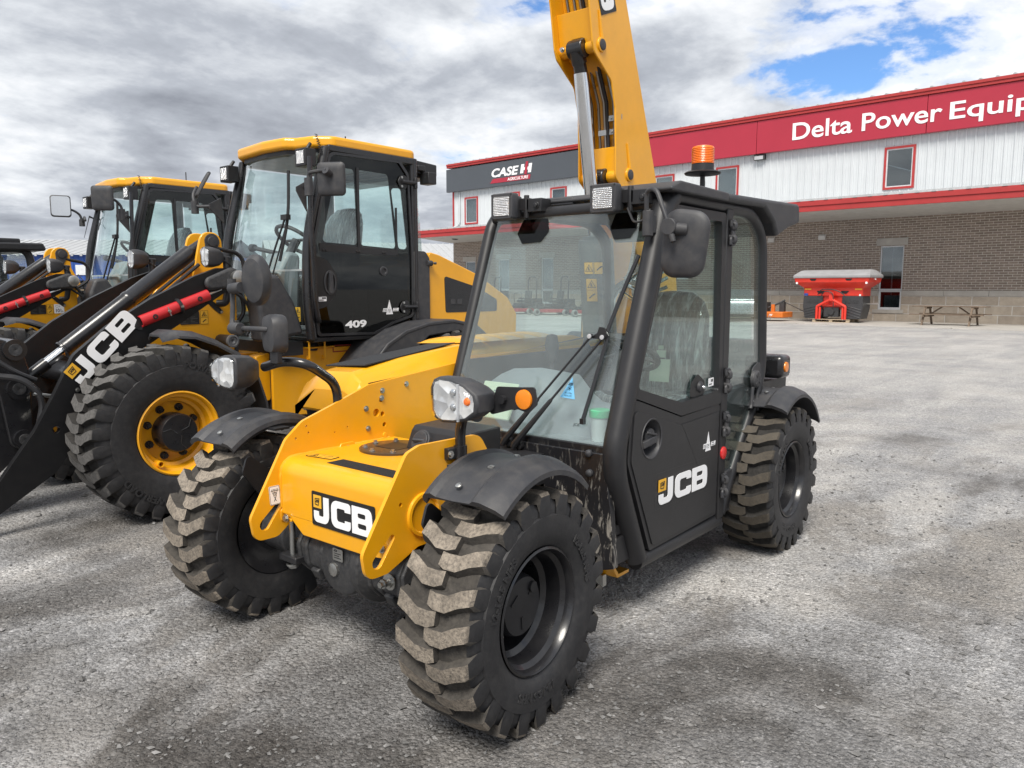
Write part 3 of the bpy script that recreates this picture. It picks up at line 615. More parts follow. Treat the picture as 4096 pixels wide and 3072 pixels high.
b = MB(); b.tube([(.14, -.315, .56), (.14, -.315, .33)], .013, 12); b.bolt((.14, -.315, .345), (0, 0, -1), .02, .02); b.tube([(.14, -.315, .44), (.10, -.315, .44)], .010, 8); b.build('stop_bolt', 'steel', ax)
b = MB(); b.box((.12, -.315, .37), (.10, .12, .03)); b.build('stop_bracket', 'satin', ax, bevel=.005)
b = MB(); b.tube([(.11, .31, .42), (.175, .31, .42)], .014, 10); b.bolt((.15, .31, .42), (1, 0, 0), .022, .012); b.bolt((.178, .31, .42), (1, 0, 0), .012, .022); b.build('stop_bolt', 'steel', ax); b = MB(); b.lathe([(0, .03), (.012, .028), (.016, .015), (.016, 0)], c=(.14, -.03, .385), axis='x', n=9); b.build('plug', 'steel', ax)
b = MB(); F = frame((.151, -.025, .43), (0, 1, 0), (0, 0, 1)); flat(b, rp([(0, 0), (.062, 0), (.062, .05), (0, .05)], .006), F, .002, 0)
for k in range(3): flat(b, [(.008, .010+k*.009), (.05-.01*(k % 2), .010+k*.009), (.05-.01*(k % 2), .013+k*.009), (.008, .013+k*.009)], F, .0008, 1, (), 1, 1, 0, 0, .002)
jcb(b, F @ Matrix.Translation((.006, .036, 0)), .009, .022, 1, .002, .0006); b.build('data_plate', ['steel', 'sticker_black'], ax)
b = MB(); b.tube(fil([(.02, .40, .52), (.03, .52, .50), (.02, .60, .42)], .05), .022, 10); b.prism(circ2(.03, .50, .10, 24), 'z', .49, .51); b.bolt((.07, .47, .51), (0, 0, 1), .022, .025); b.build('kingpin_flange', 'yellow', ax)
b = MB(); b.bolt((.07, .47, .511), (0, 0, 1), .022, .028); b.build('bolt', 'steel', ax)
b = MB(); b.lathe([(-.60, .10), (.60, .10)], c=(-LW, 0, ZA), n=24); b.build('axle', 'gunmetal', TH)
b = MB(); b.bb(-2.7, -.45, -.34, .34, .34, .62); b.bb(-2.9, -2.0, -.5, .66, .55, .95); b.bb(-2.0, -.8, -.30, .70, .30, .42); b.bb(-1.0, -.55, -.34, .30, .40, .74); b.build('chassis', 'satin', TH)  # plain dark boxes for the chassis, added to block light underneath

# engine hood on the right-hand side, grille mesh and ribs
def hood():
    b = MB(); yi, yo = -.365, -.83
    def ring(x, zt, zs, zb, n=6):
        # inner edge up, crown, shoulder curve, outer side down
        pts = [(yi, zb), (yi, zs), (yi-.012, zs+.018), (yi-.07, zt-.006), (yi-.085, zt), (yo+.17, zt-.008), (yo+.15, zt-.014), (yo+.035, zt-.075), (yo+.02, zt-.09), (yo, zt-.17), (yo, zb)]
        return [(x, y, z) for y, z in pts]
    rg = [ring(-.252, 1.035, .985, .93), ring(-.258, 1.05, .995, .92), ring(-.292, 1.105, 1.05, .91), ring(-.305, 1.118, 1.058, .90), ring(-.60, 1.165, 1.085, .80), ring(-1.0, 1.205, 1.115, .80), ring(-1.6, 1.225, 1.13, .80), ring(-2.1, 1.21, 1.13, .80), ring(-2.45, 1.14, 1.08, .80)]
    b.loft(rg); h = b.build('hood', 'yellow', TH, ang=20)
    m = MB()
    q = [(-.38, -.44, 1.141), (-.38, -.74, 1.121), (-1.02, -.66, 1.198), (-1.02, -.46, 1.213)]
    m.add(q+[(a, c, d+.006) for a, c, d in q], [(0, 1, 2, 3), (4, 5, 6, 7), (0, 1, 5, 4), (1, 2, 6, 5), (2, 3, 7, 6), (3, 0, 4, 7)]); m.build('grille', 'mesh', h)
    r2 = MB()
    for k in range(5):
        x = -1.15-k*.16
        rings = []
        for j in range(9):
            u = j/8; w = .075*math.sin(PI*u)**.6+.002; zc = 1.216; y = -.40-.42*u
            rings.append([(x+.075*math.cos(a), y, zc-.02*u+.035*math.sin(PI*u)**.5*math.sin(a)) for a in [PI*i/8 for i in range(9)]])
        r2.loft(rings, closed=True)
    r2.build('ribs', 'yellow', h, ang=50)
    s = MB(); s.bb(-2.35, -.335, -.3625, -.366, 1.062, 1.070); s.v = [(x, y, z+(-.335-x)*.073+.0) for x, y, z in s.v]; s.build('seal_strip', 'sticker_black', h)
    k = MB(); k.prism([(-.29, .94), (-.36, .60), (-.9, .60), (-.9, .94)], 'y', -.40, -.80); k.build('engine_skirt', 'satin', TH)
hood()

# head lamps, stalks, mirrors
def headlamp(sy):
    c = Vector((.15, .70*sy, 1.143)); b = MB()
    def outl(s, dx): return [(dx, y*s, z*s) for y, z in [(a*sy, c_) for a, c_ in ((-.105, .045), (-.095, .066), (-.07, .076), (-.01, .074), (.05, .058), (.098, .028), (.105, .0), (.102, -.03), (.06, -.058), (.0, -.072), (-.06, -.076), (-.088, -.066), (-.104, -.04))]]
    b.loft([[c+Vector(v) for v in outl(.93, .055)], [c+Vector(v) for v in outl(1.0, .048)], [c+Vector(v) for v in outl(1.0, .01)], [c+Vector(v) for v in outl(.93, -.035)], [c+Vector(v) for v in outl(.62, -.085)], [c+Vector(v) for v in outl(.3, -.10)]]); h = b.build('headlight', 'plastic', TH, ang=40, bevel=.003)
    r = MB(); r.loft([[c+Vector(v) for v in outl(.86, .0562)], [c+Vector(v) for v in outl(.30, .0566)]], caps=True); r.build('reflector', 'lamp', h, ang=10)
    g = MB(); g.loft([[c+Vector(v) for v in outl(.92, .052)], [c+Vector(v) for v in outl(.86, .068)], [c+Vector(v) for v in outl(.55, .078)], [c+Vector(v) for v in outl(.2, .081)]]); g.build('lens', 'clear', h, ang=60)
    d = MB(); d.bb(c.x+.057, c.x+.064, c.y+.022*sy, c.y+.028*sy, c.z-.064, c.z+.058); d.build('divider', 'hi_grey', h)
    if sy < 0: return h
    bl = MB(); bl.lathe([(0, .014), (.006, .010), (.008, 0)], c=(c.x+.057, c.y+.062*sy, c.z+.004), axis='x', n=14); bl.build('indicator_bulb', 'orange', h)
    b2 = MB()
    for z in (.028, -.02): b2.lathe([(0, .013), (.006, .009), (.007, 0)], c=(c.x+.057, c.y+.0*sy, c.z+z), axis='x', n=12)
    b2.build('bulb', 'chrome', h)
    return h
headlamp(1); headlamp(-1)
b = MB(); b.tube(fil([(-.16, .385, .70), (-.16, .385, .98), (-.12, .46, 1.06), (.04, .62, 1.075), (.09, .70, 1.08)], .05), .021, 12); b.tube([(-.16, .385, .85), (-.16, .385, .90)], .027, 12); b.build('lamp_stalk', 'black', TH)
b = MB(); b.box((-.13, .37, .872), (.07, .03, .045)); b.build('stalk_clamp', 'satin', TH, bevel=.003)
b = MB(); b.bolt((-.105, .385, .872), (0, 1, 0), .010, .01); b.build('bolt', 'steel', TH)
b = MB(); b.tube(fil([(-.16, -.37, .82), (-.16, -.37, 1.08), (.02, -.34, 1.19), (.06, -.46, 1.195), (.06, -.60, 1.16)], .07), .021, 12); b.build('lamp_stalk', 'black', TH)
# bracket with amber reflector at the left lamp
b = MB(); b.prism(rp([(.76, 1.09), (.80, 1.19), (.90, 1.195), (.955, 1.20), (.965, 1.145), (.93, 1.115), (.88, 1.125)], .012), 'x', .098, .104); b.tube([(.06, .80, 1.14), (.10, .80, 1.14)], .022, 12); b.tube([(.06, .83, 1.15), (.12, .83, 1.15)], .014, 10); rb = b.build('reflector_bracket', 'satin', TH)
b = MB(); b.lathe([(.105, .032), (.112, .031), (.113, .028), (.113, 0)], c=(0, .915, 1.158), axis='x', n=6*5); b.build('reflector', 'amber', rb)
b = MB(); b.bb(.02, .06, .66, .84, 1.11, 1.15); b.build('lamp_mount', 'satin', TH, bevel=.004)
# right-hand mirror pair
b = MB(); b.prism(rp([(-.455, 1.19), (-.40, 1.19), (-.40, 1.345), (-.47, 1.345), (-.47, 1.26), (-.455, 1.25)], .006), 'x', .10, .125); mb_ = b.build('mirror_bracket', 'satin', TH, bevel=.003)
b = MB(); b.bolt((.126, -.455, 1.335), (1, 0, 0), .009, .006); b.bolt((.126, -.455, 1.27), (1, 0, 0), .009, .006); b.build('bolt', 'steel', mb_)
def pad(name, c, w, h, th, parent, yaw=0.0, rr=.04, tilt=0.0, rubber=True):
    c = Vector(c); mk = lambda s, x: [(x, y*s, z*s) for y, z in rp([(-w/2, -h/2), (w/2, -h/2), (w/2, h/2), (-w/2, h/2)], rr, 6)]
    b = MB(); b.loft([mk(.55, th*.5), mk(.90, th*.40), mk(1, th*.1), mk(1, -th*.35), mk(.94, -th*.5)]); o = b.build(name, 'plastic', parent, c, (0, tilt, yaw), ang=50)
    g = MB(); g.loft([mk(.90, -th*.51), mk(.2, -th*.515)]); g.build('mirror_glass', 'chrome', o)
    return o
m2 = pad('mirror', (.10, -.455, 1.315), .155, .165, .07, TH, -.25, .045)
b = MB(); b.tube([(.16, -.62, 1.335), (.13, -.45, 1.335)], .012, 10); b.tube([(.17, -.60, 1.335), (.17, -.665, 1.335)], .026, 14); b.build('mirror_knuckle', 'plastic', TH, bevel=.003)
b = MB(); b.tube(fil([(.165, -.645, 1.335), (.13, -.735, 1.335), (.11, -.752, 1.42), (.11, -.752, 1.53)], .05), .011, 10); b.tube([(.12, -.74, 1.507), (.12, -.66, 1.512)], .024, 14); b.tube([(.11, -.752, 1.50), (.11, -.752, 1.55)], .019, 12); b.build('mirror_arm', 'plastic', TH)
b = MB(); mk = lambda s, x: [(x, q[0]*s, q[1]*s) for q in circ2(0, 0, .066, 28, .112)]
b.loft([mk(.5, .035), mk(.85, .026), mk(1, .006), mk(1, -.02), mk(.93, -.03)]); ov = b.build('mirror', 'plastic', TH, (.075, -.615, 1.543), (0, .06, .35)); g = MB(); g.loft([mk(.9, -.031), mk(.2, -.0315)]); g.build('mirror_glass', 'chrome', ov)

# ------------------------------------------------------------------ cab
yL, yR = .74, -.295
def xw(z): return -.77-(z-.76)*.354
cabp = MB()
cabp.tube(fil([(-.99, yL-.045, .285), (-.80, yL-.045, .70), (-.79, yL-.045, .82), (-1.165, yL-.045, 1.86), (-1.24, yL-.042, 1.925)], .10), [.052]*99, 14)
cabp.build('front_pillar', 'satin', TH)
b = MB(); b.tube(fil([(-1.16, yL-.04, 1.86), (-1.25, yL-.04, 1.925), (-2.12, yL-.04, 1.918), (-2.30, yL-.04, 1.80), (-2.362, yL-.04, 1.05), (-2.30, yL-.04, .90), (-1.90, yL-.04, .38), (-1.86, yL-.04, .30)], .12), .036, 12); b.build('roof_rail', 'satin', TH)
b = MB(); b.tube([(-.98, yL-.045, .272), (-1.83, yL-.045, .272)], .042, 14); b.build('sill', 'satin', TH)
b = MB(); b.tube(fil([(-.83, yR-.02, .85), (-1.17, yR-.02, 1.86), (-1.30, yR-.02, 1.925), (-2.1, yR-.02, 1.92), (-2.30, yR-.02, 1.8), (-2.35, yR-.02, 1.0)], .10), .036, 12); b.build('right_pillar', 'satin', TH)
b = MB(); b.tube([(-1.17, yR, 1.875), (-1.17, yL-.06, 1.89)], .034, 12); b.build('header_rail', 'satin', TH)
# lower front panel with mud, windscreen
b = MB(); P = [(y, z) for y, z in ((-.30, .80), (.66, .80), (.70, .55), (.72, .30), (.62, .27), (-.30, .30))]
b.prism(P, 'x', -.80, -.765); b.bb(-.80, -.775, .05, .655, .79, .83); lf = b.build('front_panel', 'splash', TH, bevel=.004)
for q in ((.585, .795), (.59, .708)): b = MB(); b.lathe([(0, .017), (.012, .016), (.018, .008), (.019, 0)], c=(-.765, q[0], q[1]), axis='x', n=14); b.build('rubber_stop', 'plastic', lf)
b = MB(); b.prism([(-.80, .40), (-.96, .18), (-1.06, .18), (-1.06, .195), (-.97, .195), (-.82, .40)], 'y', .50, .62); b.build('step_bracket', 'yellow', TH)
b = MB(); b.bb(-.96, -.93, .52, .56, .13, .185); b.build('bracket_bolt', 'steel', TH)
def quad_glass(name, pts, m, parent, th=.006):
    b = MB(); P = [Vector(p) for p in pts]; n = (P[1]-P[0]).cross(P[2]-P[0]).normalized()*th; K = len(P)
    b.add(P+[p+n for p in P], [tuple(range(K)), tuple(range(2*K-1, K-1, -1))]+[(i, (i+1) % K, (i+1) % K+K, i+K) for i in range(K)]); return b.build(name, m, parent, smooth=False)
ws = quad_glass('windscreen', [(xw(.83)+.012, yR+.02, .83), (xw(.83)+.012, .652, .83), (xw(1.86)+.012, .60, 1.86), (xw(1.86)+.012, yR+.04, 1.86)], 'wglass', TH)
for (y0, y1) in ((-.10, .10), (.455, .60)):
    b = MB()   # dark hexagonal glazing clamps near the top corners
    F = frame((xw(1.84)+.022, (y0+y1)/2, 1.835), (0, 1, 0), (-.354, 0, 1)); w = (y1-y0)/2
    flat(b, rp([(-w*.8, .02), (w*.8, .02), (w*1.0, -.05), (w*.62, -.105), (-w*.55, -.11), (-w*1.0, -.055)], .012), F, .002, 0); b.build('glazing_clamp', 'tint', ws, smooth=False)
b = MB(); F = frame((xw(1.02)+.022, .372, 1.015), (0, 1, -.04), (-.354, 0, 1))
flat(b, [(0, 0), (.082, 0), (.046, .098)], F, .0012, 0); sb = b.build('refrigerant_sticker', paint('light blue vinyl', (.16, .45, .72), .5), ws, smooth=False)
b = MB(); jcb(b, F @ Matrix.Translation((.032, .060, .0015)), .012, .024, 0, 0, .0005)
for k in range(3): flat(b, [(-.001, -.012), (.001, -.012), (.001, .012), (-.001, .012)], F @ Matrix.Translation((.044, .045, .0015)) @ Matrix.Rotation(k*PI/3, 4, 'Z'), .0005, 0)
b.build('print', 'sticker_black', sb, smooth=False)
text('lettering', 'R-134a', 'sticker_black', sb, F @ Vector((.024, .020, .0015)), (0, 1, -.04), (-.354, 0, 1), .012, .2, 0, .0003, width=.036, height=.008); text('lettering', 'NON-CFC', 'sticker_black', sb, F @ Vector((.022, .007, .0015)), (0, 1, -.04), (-.354, 0, 1), .012, .2, 0, .0003, width=.042, height=.008)
text('glass_marking', 'JCB', 'sticker_black', ws, Vector((xw(.90)+.022, .475, .90)), (0, 1, 0), (-.354, 0, 1), .018, 0, 0, .0003, width=.032)
# wipers: parallel arms and blade
def on_ws(y, z, d=.03): return Vector((xw(z)+.012+d, y, z))
b = MB()
for (p0, p1, p2) in (((.134, .802), (.282, 1.005), (.495, 1.295)), ((.199, .795), (.356, 1.008), (.562, 1.293))):
    A, B_, C_ = on_ws(*p0, .045), on_ws(*p1, .05), on_ws(*p2, .045)
    b.tube([A+Vector((0, -.012, -.02)), A, A.lerp(B_, .96), B_], [.014, .017, .010, .007], 8); b.tube([B_, C_], .0055, 8); b.lathe([(0, .02), (.03, .02), (.035, 0)], c=(xw(p0[1])+.01, p0[0]+.005, p0[1]-.012), axis='x', n=14)
    b.tube([C_+Vector((-.005, 0, 0)), C_+Vector((.012, 0, 0))], .011, 12)
wp = b.build('wiper', 'satin', TH)
b = MB()
for p2 in ((.495, 1.295), (.562, 1.293)): b.lathe([(0, .011), (.004, .010), (.005, 0)], c=on_ws(*p2, .058), axis='x', n=14)
b.build('wiper_bolt', 'hi_grey', wp)
b = MB(); b.prism(rp([(.485, 1.285), (.575, 1.283), (.585, 1.30), (.56, 1.335), (.535, 1.338), (.525, 1.31)], .006), 'x', xw(1.30)+.045, xw(1.30)+.055); b.tube(fil([on_ws(.565, 1.315, .03), on_ws(.60, 1.50, .02), on_ws(.642, 1.655, .018)], .08), .010, 8); b.tube(fil([on_ws(.575, 1.30, .03), on_ws(.548, 1.10, .02), on_ws(.525, .925, .018)], .08), .010, 8)
b.box(on_ws(.526, .925, .018), (.02, .02, .025)); b.build('wiper_blade', 'black', wp)
# door
pan = rp([(-1.745, .325), (-1.045, .312), (-.838, .755), (-.868, 1.035), (-.94, 1.015), (-1.322, .90), (-1.755, .915)], [.012, .02, .06, .03, 0, .02, .02])
b = MB(); b.prism(pan, 'y', .700, .735, 0, [circ2(-1.035, .838, .088, 40, .092)]); door = b.build('door', 'satin', TH, bevel=.005)
inn = rp([(-1.725, .345), (-1.065, .335), (-.862, .755), (-.885, .985), (-1.322, .862), (-1.735, .875)], [.01, .02, .05, .03, .02, .01])
b = MB(); b.prism(inn, 'y', .735, .7405, 0, [circ2(-1.035, .838, .083, 40, .090)]); b.build('door_skin', 'satin', door, bevel=.002)
b = MB(); b.lathe([(.7405, .094), (.744, .092), (.742, .086), (.710, .074), (.680, .062), (.680, 0)], c=(-1.035, 0, .838), n=40, caps=False); b.build('handle_recess', 'plastic', door)
b = MB(); b.box((-1.03, .728, .822), (.125, .022, .034), (0, .12, 0)); b.lathe([(.70, .045), (.725, .042), (.732, .0)], c=(-1.055, 0, .838), n=24); b.box((-1.045, .735, .858), (.09, .010, .012), (0, -.25, 0)); b.build('door_handle', 'plastic', door, bevel=.008, seg=3)
gl = [(-.905, 1.055), (-1.19, 1.845), (-1.71, 1.858), (-1.735, .965), (-1.322, .955)]
fr_out = rp([(-.860, 1.045), (-1.165, 1.885), (-1.752, 1.885), (-1.765, .915), (-1.322, .905)], [.02, .06, .02, .02, .02]); fr_in = rp([(-.912, 1.075), (-1.205, 1.838), (-1.708, 1.840), (-1.728, .985), (-1.322, .968)], [.02, .05, .02, .02, .02])
b = MB(); b.prism(fr_out, 'y', .698, .738, 0, [fr_in]); b.build('window_frame', 'satin', door, bevel=.004)
dg = quad_glass('door_glass', [(x, .715, z) for x, z in [(-.90, 1.06), (-1.195, 1.85), (-1.72, 1.85), (-1.735, .97), (-1.322, .955)]], 'glass', door)
b = MB(); b.prism(rp([(-1.42, .975), (-1.60, .98), (-1.585, 1.05), (-1.51, 1.09), (-1.44, 1.05)], .03), 'y', .7225, .7245); b.build('lock_surround', 'sticker_black', dg)
b = MB(); b.lathe([(.724, .030), (.736, .024), (.742, .012)], c=(-1.535, 0, 1.022), n=16, m=0); b.lathe([(.742, .010), (.748, .009), (.752, .007), (.756, .003), (.756, 0)], c=(-1.535, 0, 1.022), n=14, m=1); b.build('window_latch', ['plastic', 'chrome'], dg)
b = MB(); F = frame((-1.635, .7225, 1.012), (-1, 0, .04), (0, 0, 1)); flat(b, rp([(0, 0), (.06, 0), (.06, .042), (0, .042)], .004), F, .001, 0); flat(b, [(.028, .022), (.052, .022), (.052, .036), (.028, .036)], F, .0006, 1, (), 1, 1, 0, 0, .001); flat(b, [(.006, .008), (.04, .008), (.04, .014), (.006, .014)], F, .0006, 1, (), 1, 1, 0, 0, .001); b.build('data_label', ['white', paint('grey print', (.12, .12, .12), .6)], dg)
jcb_logo('brand_lettering', door, (-1.105, .7412, .512), (-1, 0, -.012), (0, 0, 1), .118, .50)
b = MB(); F = frame((-1.075, .7408, .495), (-1, 0, -.012), (0, 0, 1)); flat(b, [(0, 0), (.57, 0), (.57, .17), (0, .17)], F, .0004, 0, [[(.001, .001), (.569, .001), (.569, .169), (.001, .169)]]); b.build('sticker_edge', paint('faint film edge', (.05, .05, .05), .4), door, smooth=False)
delta('dealer_sticker', door, (-1.585, .7412, .688), (-1, 0, 0), (0, 0, 1), .098)
# rear post, hinges, quarter glass
b = MB(); b.bb(-1.842, -1.768, .694, .738, .29, 1.91); post = b.build('door_post', 'satin', TH, bevel=.006)
for z in (1.79, 1.03, .80, .47):
    b = MB()
    for dz in (.048, -.048):
        b.tube(fil([(-1.80, .735, z+dz*1.0), (-1.80, .768, z+dz*1.0), (-1.80, .768, z+dz*.4), (-1.80, .735, z+dz*.4)], .012), .011, 8); b.tube(fil([(-1.785, .75, z+dz*1.25), (-1.825, .75, z+dz*1.25), (-1.825, .75, z+dz*.55), (-1.785, .75, z+dz*.55), (-1.785, .75, z+dz*1.25)], .012), .009, 8)
    b.tube([(-1.805, .752, z-.055), (-1.805, .752, z+.055)], .013, 10); b.build('hinge', 'plastic', post)
b = MB(); b.lathe([(.738, .034), (.745, .033), (.747, .028), (.748, 0)], c=(-1.805, 0, .645), n=28); b.build('reflector', 'redlens', post)
qg = quad_glass('quarter_window', [(x, .712, z) for x, z in [(-1.842, 1.885), (-2.13, 1.885), (-2.27, 1.80), (-2.345, 1.05), (-2.285, .90), (-2.012, .53), (-1.842, .53)]], 'glass', TH)
b = MB(); b.prism(rp([(-2.30, 1.10), (-2.34, .99), (-2.29, .90), (-2.20, .98), (-2.20, 1.06)], .03), 'y', .716, .724); b.lathe([(.722, .052), (.74, .05), (.748, .04), (.748, 0)], c=(-2.225, 0, 1.00), n=24); 
for k in range(8): b.box((-2.225+.028*math.cos(k*PI/4), .749, 1.00+.028*math.sin(k*PI/4)), (.022, .003, .005), (0, -k*PI/4, 0))
b.tube(fil([(-2.18, .735, .96), (-2.17, .735, .86), (-2.16, .735, .84)], .02), .010, 8); b.tube(fil([(-2.26, .735, .96), (-2.24, .735, .86), (-2.26, .735, .82)], .02), .010, 8); b.build('window_knob', 'plastic', qg)
b = MB(); b.prism([(-1.842, .53), (-1.96, .53), (-1.90, .44), (-1.842, .44)], 'y', .70, .73); b.prism([(-1.842, .28), (-2.13, .287), (-2.145, .67), (-2.07, .585), (-1.93, .40), (-1.842, .38)], 'y', .665, .699); b.build('rear_lower_panel', 'plastic', TH, bevel=.004)
quad_glass('rear_window', [(-2.30, -.27, 1.0), (-2.30, .68, 1.0), (-2.24, .66, 1.86), (-2.24, -.25, 1.86)], 'glass', TH)
quad_glass('side_window', [(xw(1.16)-.06, yR-.02, 1.16), (-2.30, yR-.02, 1.16), (-2.24, yR-.02, 1.87), (xw(1.87)-.06, yR-.02, 1.87)], 'glass', TH)
b = MB(); b.bb(-.80, -.47, .0, .34, .60, .76); b.bb(-2.33, -2.28, -.30, .70, .55, 1.0); b.bb(-2.30, -.90, yR-.035, yR-.005, .55, 1.14); b.bb(-2.28, -.80, -.28, .69, .43, .47); b.build('cab_bulkhead', 'satin', TH)
b = MB(); b.bb(-2.27, -1.24, yR+.01, .66, 1.905, 1.93); b.build('headliner', 'plastic', TH)
# roof mouldings
b = MB(); b.prism(rp([(-1.06, 1.935), (-1.19, 1.985), (-1.695, 1.978), (-1.695, 1.935)], [.01, .05, 0, 0]), 'y', .44, .775); b.prism(rp([(-1.15, 1.93), (-1.22, 1.965), (-1.695, 1.965), (-1.695, 1.93)], [.01, .03, 0, 0]), 'y', -.31, .44); b.build('roof', 'plastic', TH, bevel=.022, seg=4)
b = MB(); b.prism(rp([(-1.70, 1.978), (-2.15, 1.99), (-2.70, 2.005), (-2.715, 1.895), (-2.55, 1.86), (-2.37, 1.80), (-2.32, 1.87), (-2.18, 1.945), (-1.70, 1.937)], [0, .02, .03, .02, .03, .02, .05, .05, 0]), 'y', -.31, .77); b.build('rear_roof', 'plastic', TH, bevel=.018, seg=4)
# work lamps on the roof front
for (y, z) in ((-.14, 1.918), (.462, 1.915)):
    mk = lambda s, x: [(x, y+a*s, z+c_*s) for a, c_ in rp([(-.072, -.066), (.072, -.066), (.072, .066), (-.072, .066)], .014, 4)]
    b = MB(); b.loft([mk(.93, -1.03), mk(1, -1.04), mk(1, -1.075), mk(.88, -1.085), mk(.80, -1.125)]); wl = b.build('work_light', 'plastic', TH, bevel=.002)
    b = MB(); b.loft([mk(.72, -1.0285), mk(.69, -1.026), mk(.2, -1.024)]); b.build('lens', 'lens', wl)
    b = MB()
    for a in (-1, 1):
        for c_ in (-1, 1): b.bolt((-1.032, y+a*.062, z+c_*.056), (1, 0, 0), .004, .004)
    b.build('screw', 'black', wl)
    b = MB(); b.bb(-1.13, -1.10, y+.06, y+.12, z-.02, z+.04); b.tube([(-1.11, y+.10, z-.06), (-1.11, y+.10, z+.055)], .014, 10); b.bb(-1.18, -1.10, y+.09, y+.20, z-.03, z+.035); b.bolt((-1.10, y+.17, z+.0), (1, 0, 0), .012, .014); b.build('lamp_bracket', 'satin', TH, bevel=.004)
    b = MB(); b.bb(-1.107, -1.104, y+.083, y+.10, z-.02, z+.012); b.build('lamp_label', 'sticker_yellow', wl)
b = MB(); b.tube(fil([(-1.09, .56, 1.87), (-1.08, .60, 1.80), (-1.09, .645, 1.81), (-1.12, .66, 1.86)], .03), .006, 6); b.build('cable', 'satin', TH)
b = MB(); b.bb(-1.235, -1.185, -.06, .19, 1.918, 1.955); b.bb(-1.25, -1.20, .19, .42, 1.925, 1.95); b.build('washer_rail', 'plastic', TH, bevel=.006)
# cab mirror
b = MB(); b.tube(fil([(-1.02, .70, 1.80), (-1.01, .70, 1.93), (-.98, .765, 1.93), (-.96, .835, 1.78)], .035), .0105, 10); b.tube([(-1.03, .70, 1.735), (-1.03, .70, 1.845)], .024, 14); b.box((-1.055, .70, 1.79), (.04, .035, .08)); b.tube([(-.975, .842, 1.765), (-.945, .842, 1.765)], .036, 18); b.tube([(-.96, .845, 1.765), (-.955, .865, 1.70)], .013, 10); b.tube([(-.97, .86, 1.758), (-1.0, .90, 1.752)], .026, 14); b.build('mirror_arm', 'plastic', TH, bevel=.003)
b = MB(); mk = lambda s, x: [(x, a*s, c_*s) for a, c_ in rp([(-.108, -.145), (.080, -.150), (.118, .12), (-.085, .152)], [.065, .065, .07, .07], 8)]
b.loft([mk(.2, .026), mk(.6, .024), mk(.86, .018), mk(.96, .010), mk(1, .004), mk(1, -.012), mk(.95, -.02)]); cm = b.build('cab_mirror', 'plastic', TH, (-1.015, .885, 1.70), (0, 0.03, .12), ang=40); b = MB(); b.loft([mk(.92, -.021), mk(.2, -.0215)]); b.build('mirror_glass', 'chrome', cm)
# beacon
bx_, by_ = -2.06, .45
b = MB(); b.tube([(bx_, by_, 1.98), (bx_, by_, 2.14)], .013, 12); b.lathe([(2.125, .02), (2.135, .095), (2.142, .10), (2.15, .09), (2.155, .062), (2.19, .060), (2.195, .0)], c=(bx_, by_, 0), axis='z', n=28); b.tube(fil([(bx_-.02, by_, 2.13), (bx_-.03, by_, 2.08), (bx_, by_, 2.0)], .03), .005, 6); bc = b.build('beacon', 'satin', TH)
b = MB(); pr = [(2.192, .062)]
for k in range(9): pr += [(2.195+k*.009, .060), (2.199+k*.009, .062)]
pr += [(2.283, .056), (2.288, .04), (2.289, 0)]; b.lathe(pr, c=(bx_, by_, 0), axis='z', n=30); b.build('beacon_lens', 'orange', bc)
# inside the cab
b = MB(); b.loft([[(x, y, z) for x, z in ((-.92, .50), (-.90, zt-.10), (-.96, zt-.02), (-1.06, zt), (-1.22, zt-.03), (-1.28, zt-.2), (-1.25, .50))] for y, zt in ((-.22, .92), (-.18, 1.04), (-.08, 1.10), (.10, 1.115), (.22, 1.105), (.30, 1.02), (.36, .98), (.60, .96), (.655, .93))]); b.build('dashboard', 'dash', TH, ang=50)
b = MB(); b.bb(-.93, -.80, -.28, .66, .815, .822); b.bb(-1.06, -.82, .30, .66, .80, .83); b.build('dash_shelf', 'dash', TH)
b = MB(); sc_ = Vector((-1.32, .40, 1.19)); nrm = Vector((-.5, 0, .87)); u = Vector((0, 1, 0)); v = nrm.cross(u)
b.tube([sc_+(u*math.cos(a)+v*math.sin(a))*.185 for a in [2*PI*k/32 for k in range(33)]], .016, 8)
for a in (.5, 2.6, 4.7): b.tube([sc_, sc_+(u*math.cos(a)+v*math.sin(a))*.18], .012, 6)
b.tube([sc_, (-1.20, .40, 1.0)], .03, 10); b.build('steering_wheel', 'plastic', TH)
def seat(parent, x, y, z, s=1.0):
    b = MB(); rings = []
    for (zz, w, dx, th) in ((.0, .20, 0, .10), (.10, .235, -.01, .13), (.28, .25, -.03, .13), (.42, .235, -.06, .12), (.50, .19, -.085, .10), (.545, .12, -.10, .06), (.555, .03, -.105, .02)):
        rings.append([(x+(dx+th*.5*math.cos(a)*(1 if math.cos(a) > 0 else .8))*s, y+w*s*math.copysign(abs(math.sin(a))**.6, math.sin(a)), z+zz*s) for a in [2*PI*k/20 for k in range(20)]])
    b.loft(rings); o = b.build('seat_back', 'wrap', parent, ang=60)
    b = MB(); b.bb(x-.02*s, x+.46*s, y-.23*s, y+.23*s, z-.10*s, z+.02*s); b.build('seat_cushion', 'wrap', parent, bevel=.05, seg=4)
    b = MB(); b.bb(x, x+.38*s, y-.18*s, y+.18*s, z-.36*s, z-.10*s); b.build('seat_base', 'seat', parent, bevel=.02)
    return o
seat(TH, -1.90, .33, .94)
b = MB(); b.box((-1.79, .36, 1.06), (.004, .115, .125), (.0, -.1, .1)); b.box((-1.805, .36, 1.15), (.004, .055, .04), (0, -.1, .1)); b.box((-1.81, .355, 1.185), (.004, .03, .022), (0, -.1, .1)); b.build('seat_note', 'paper', TH)
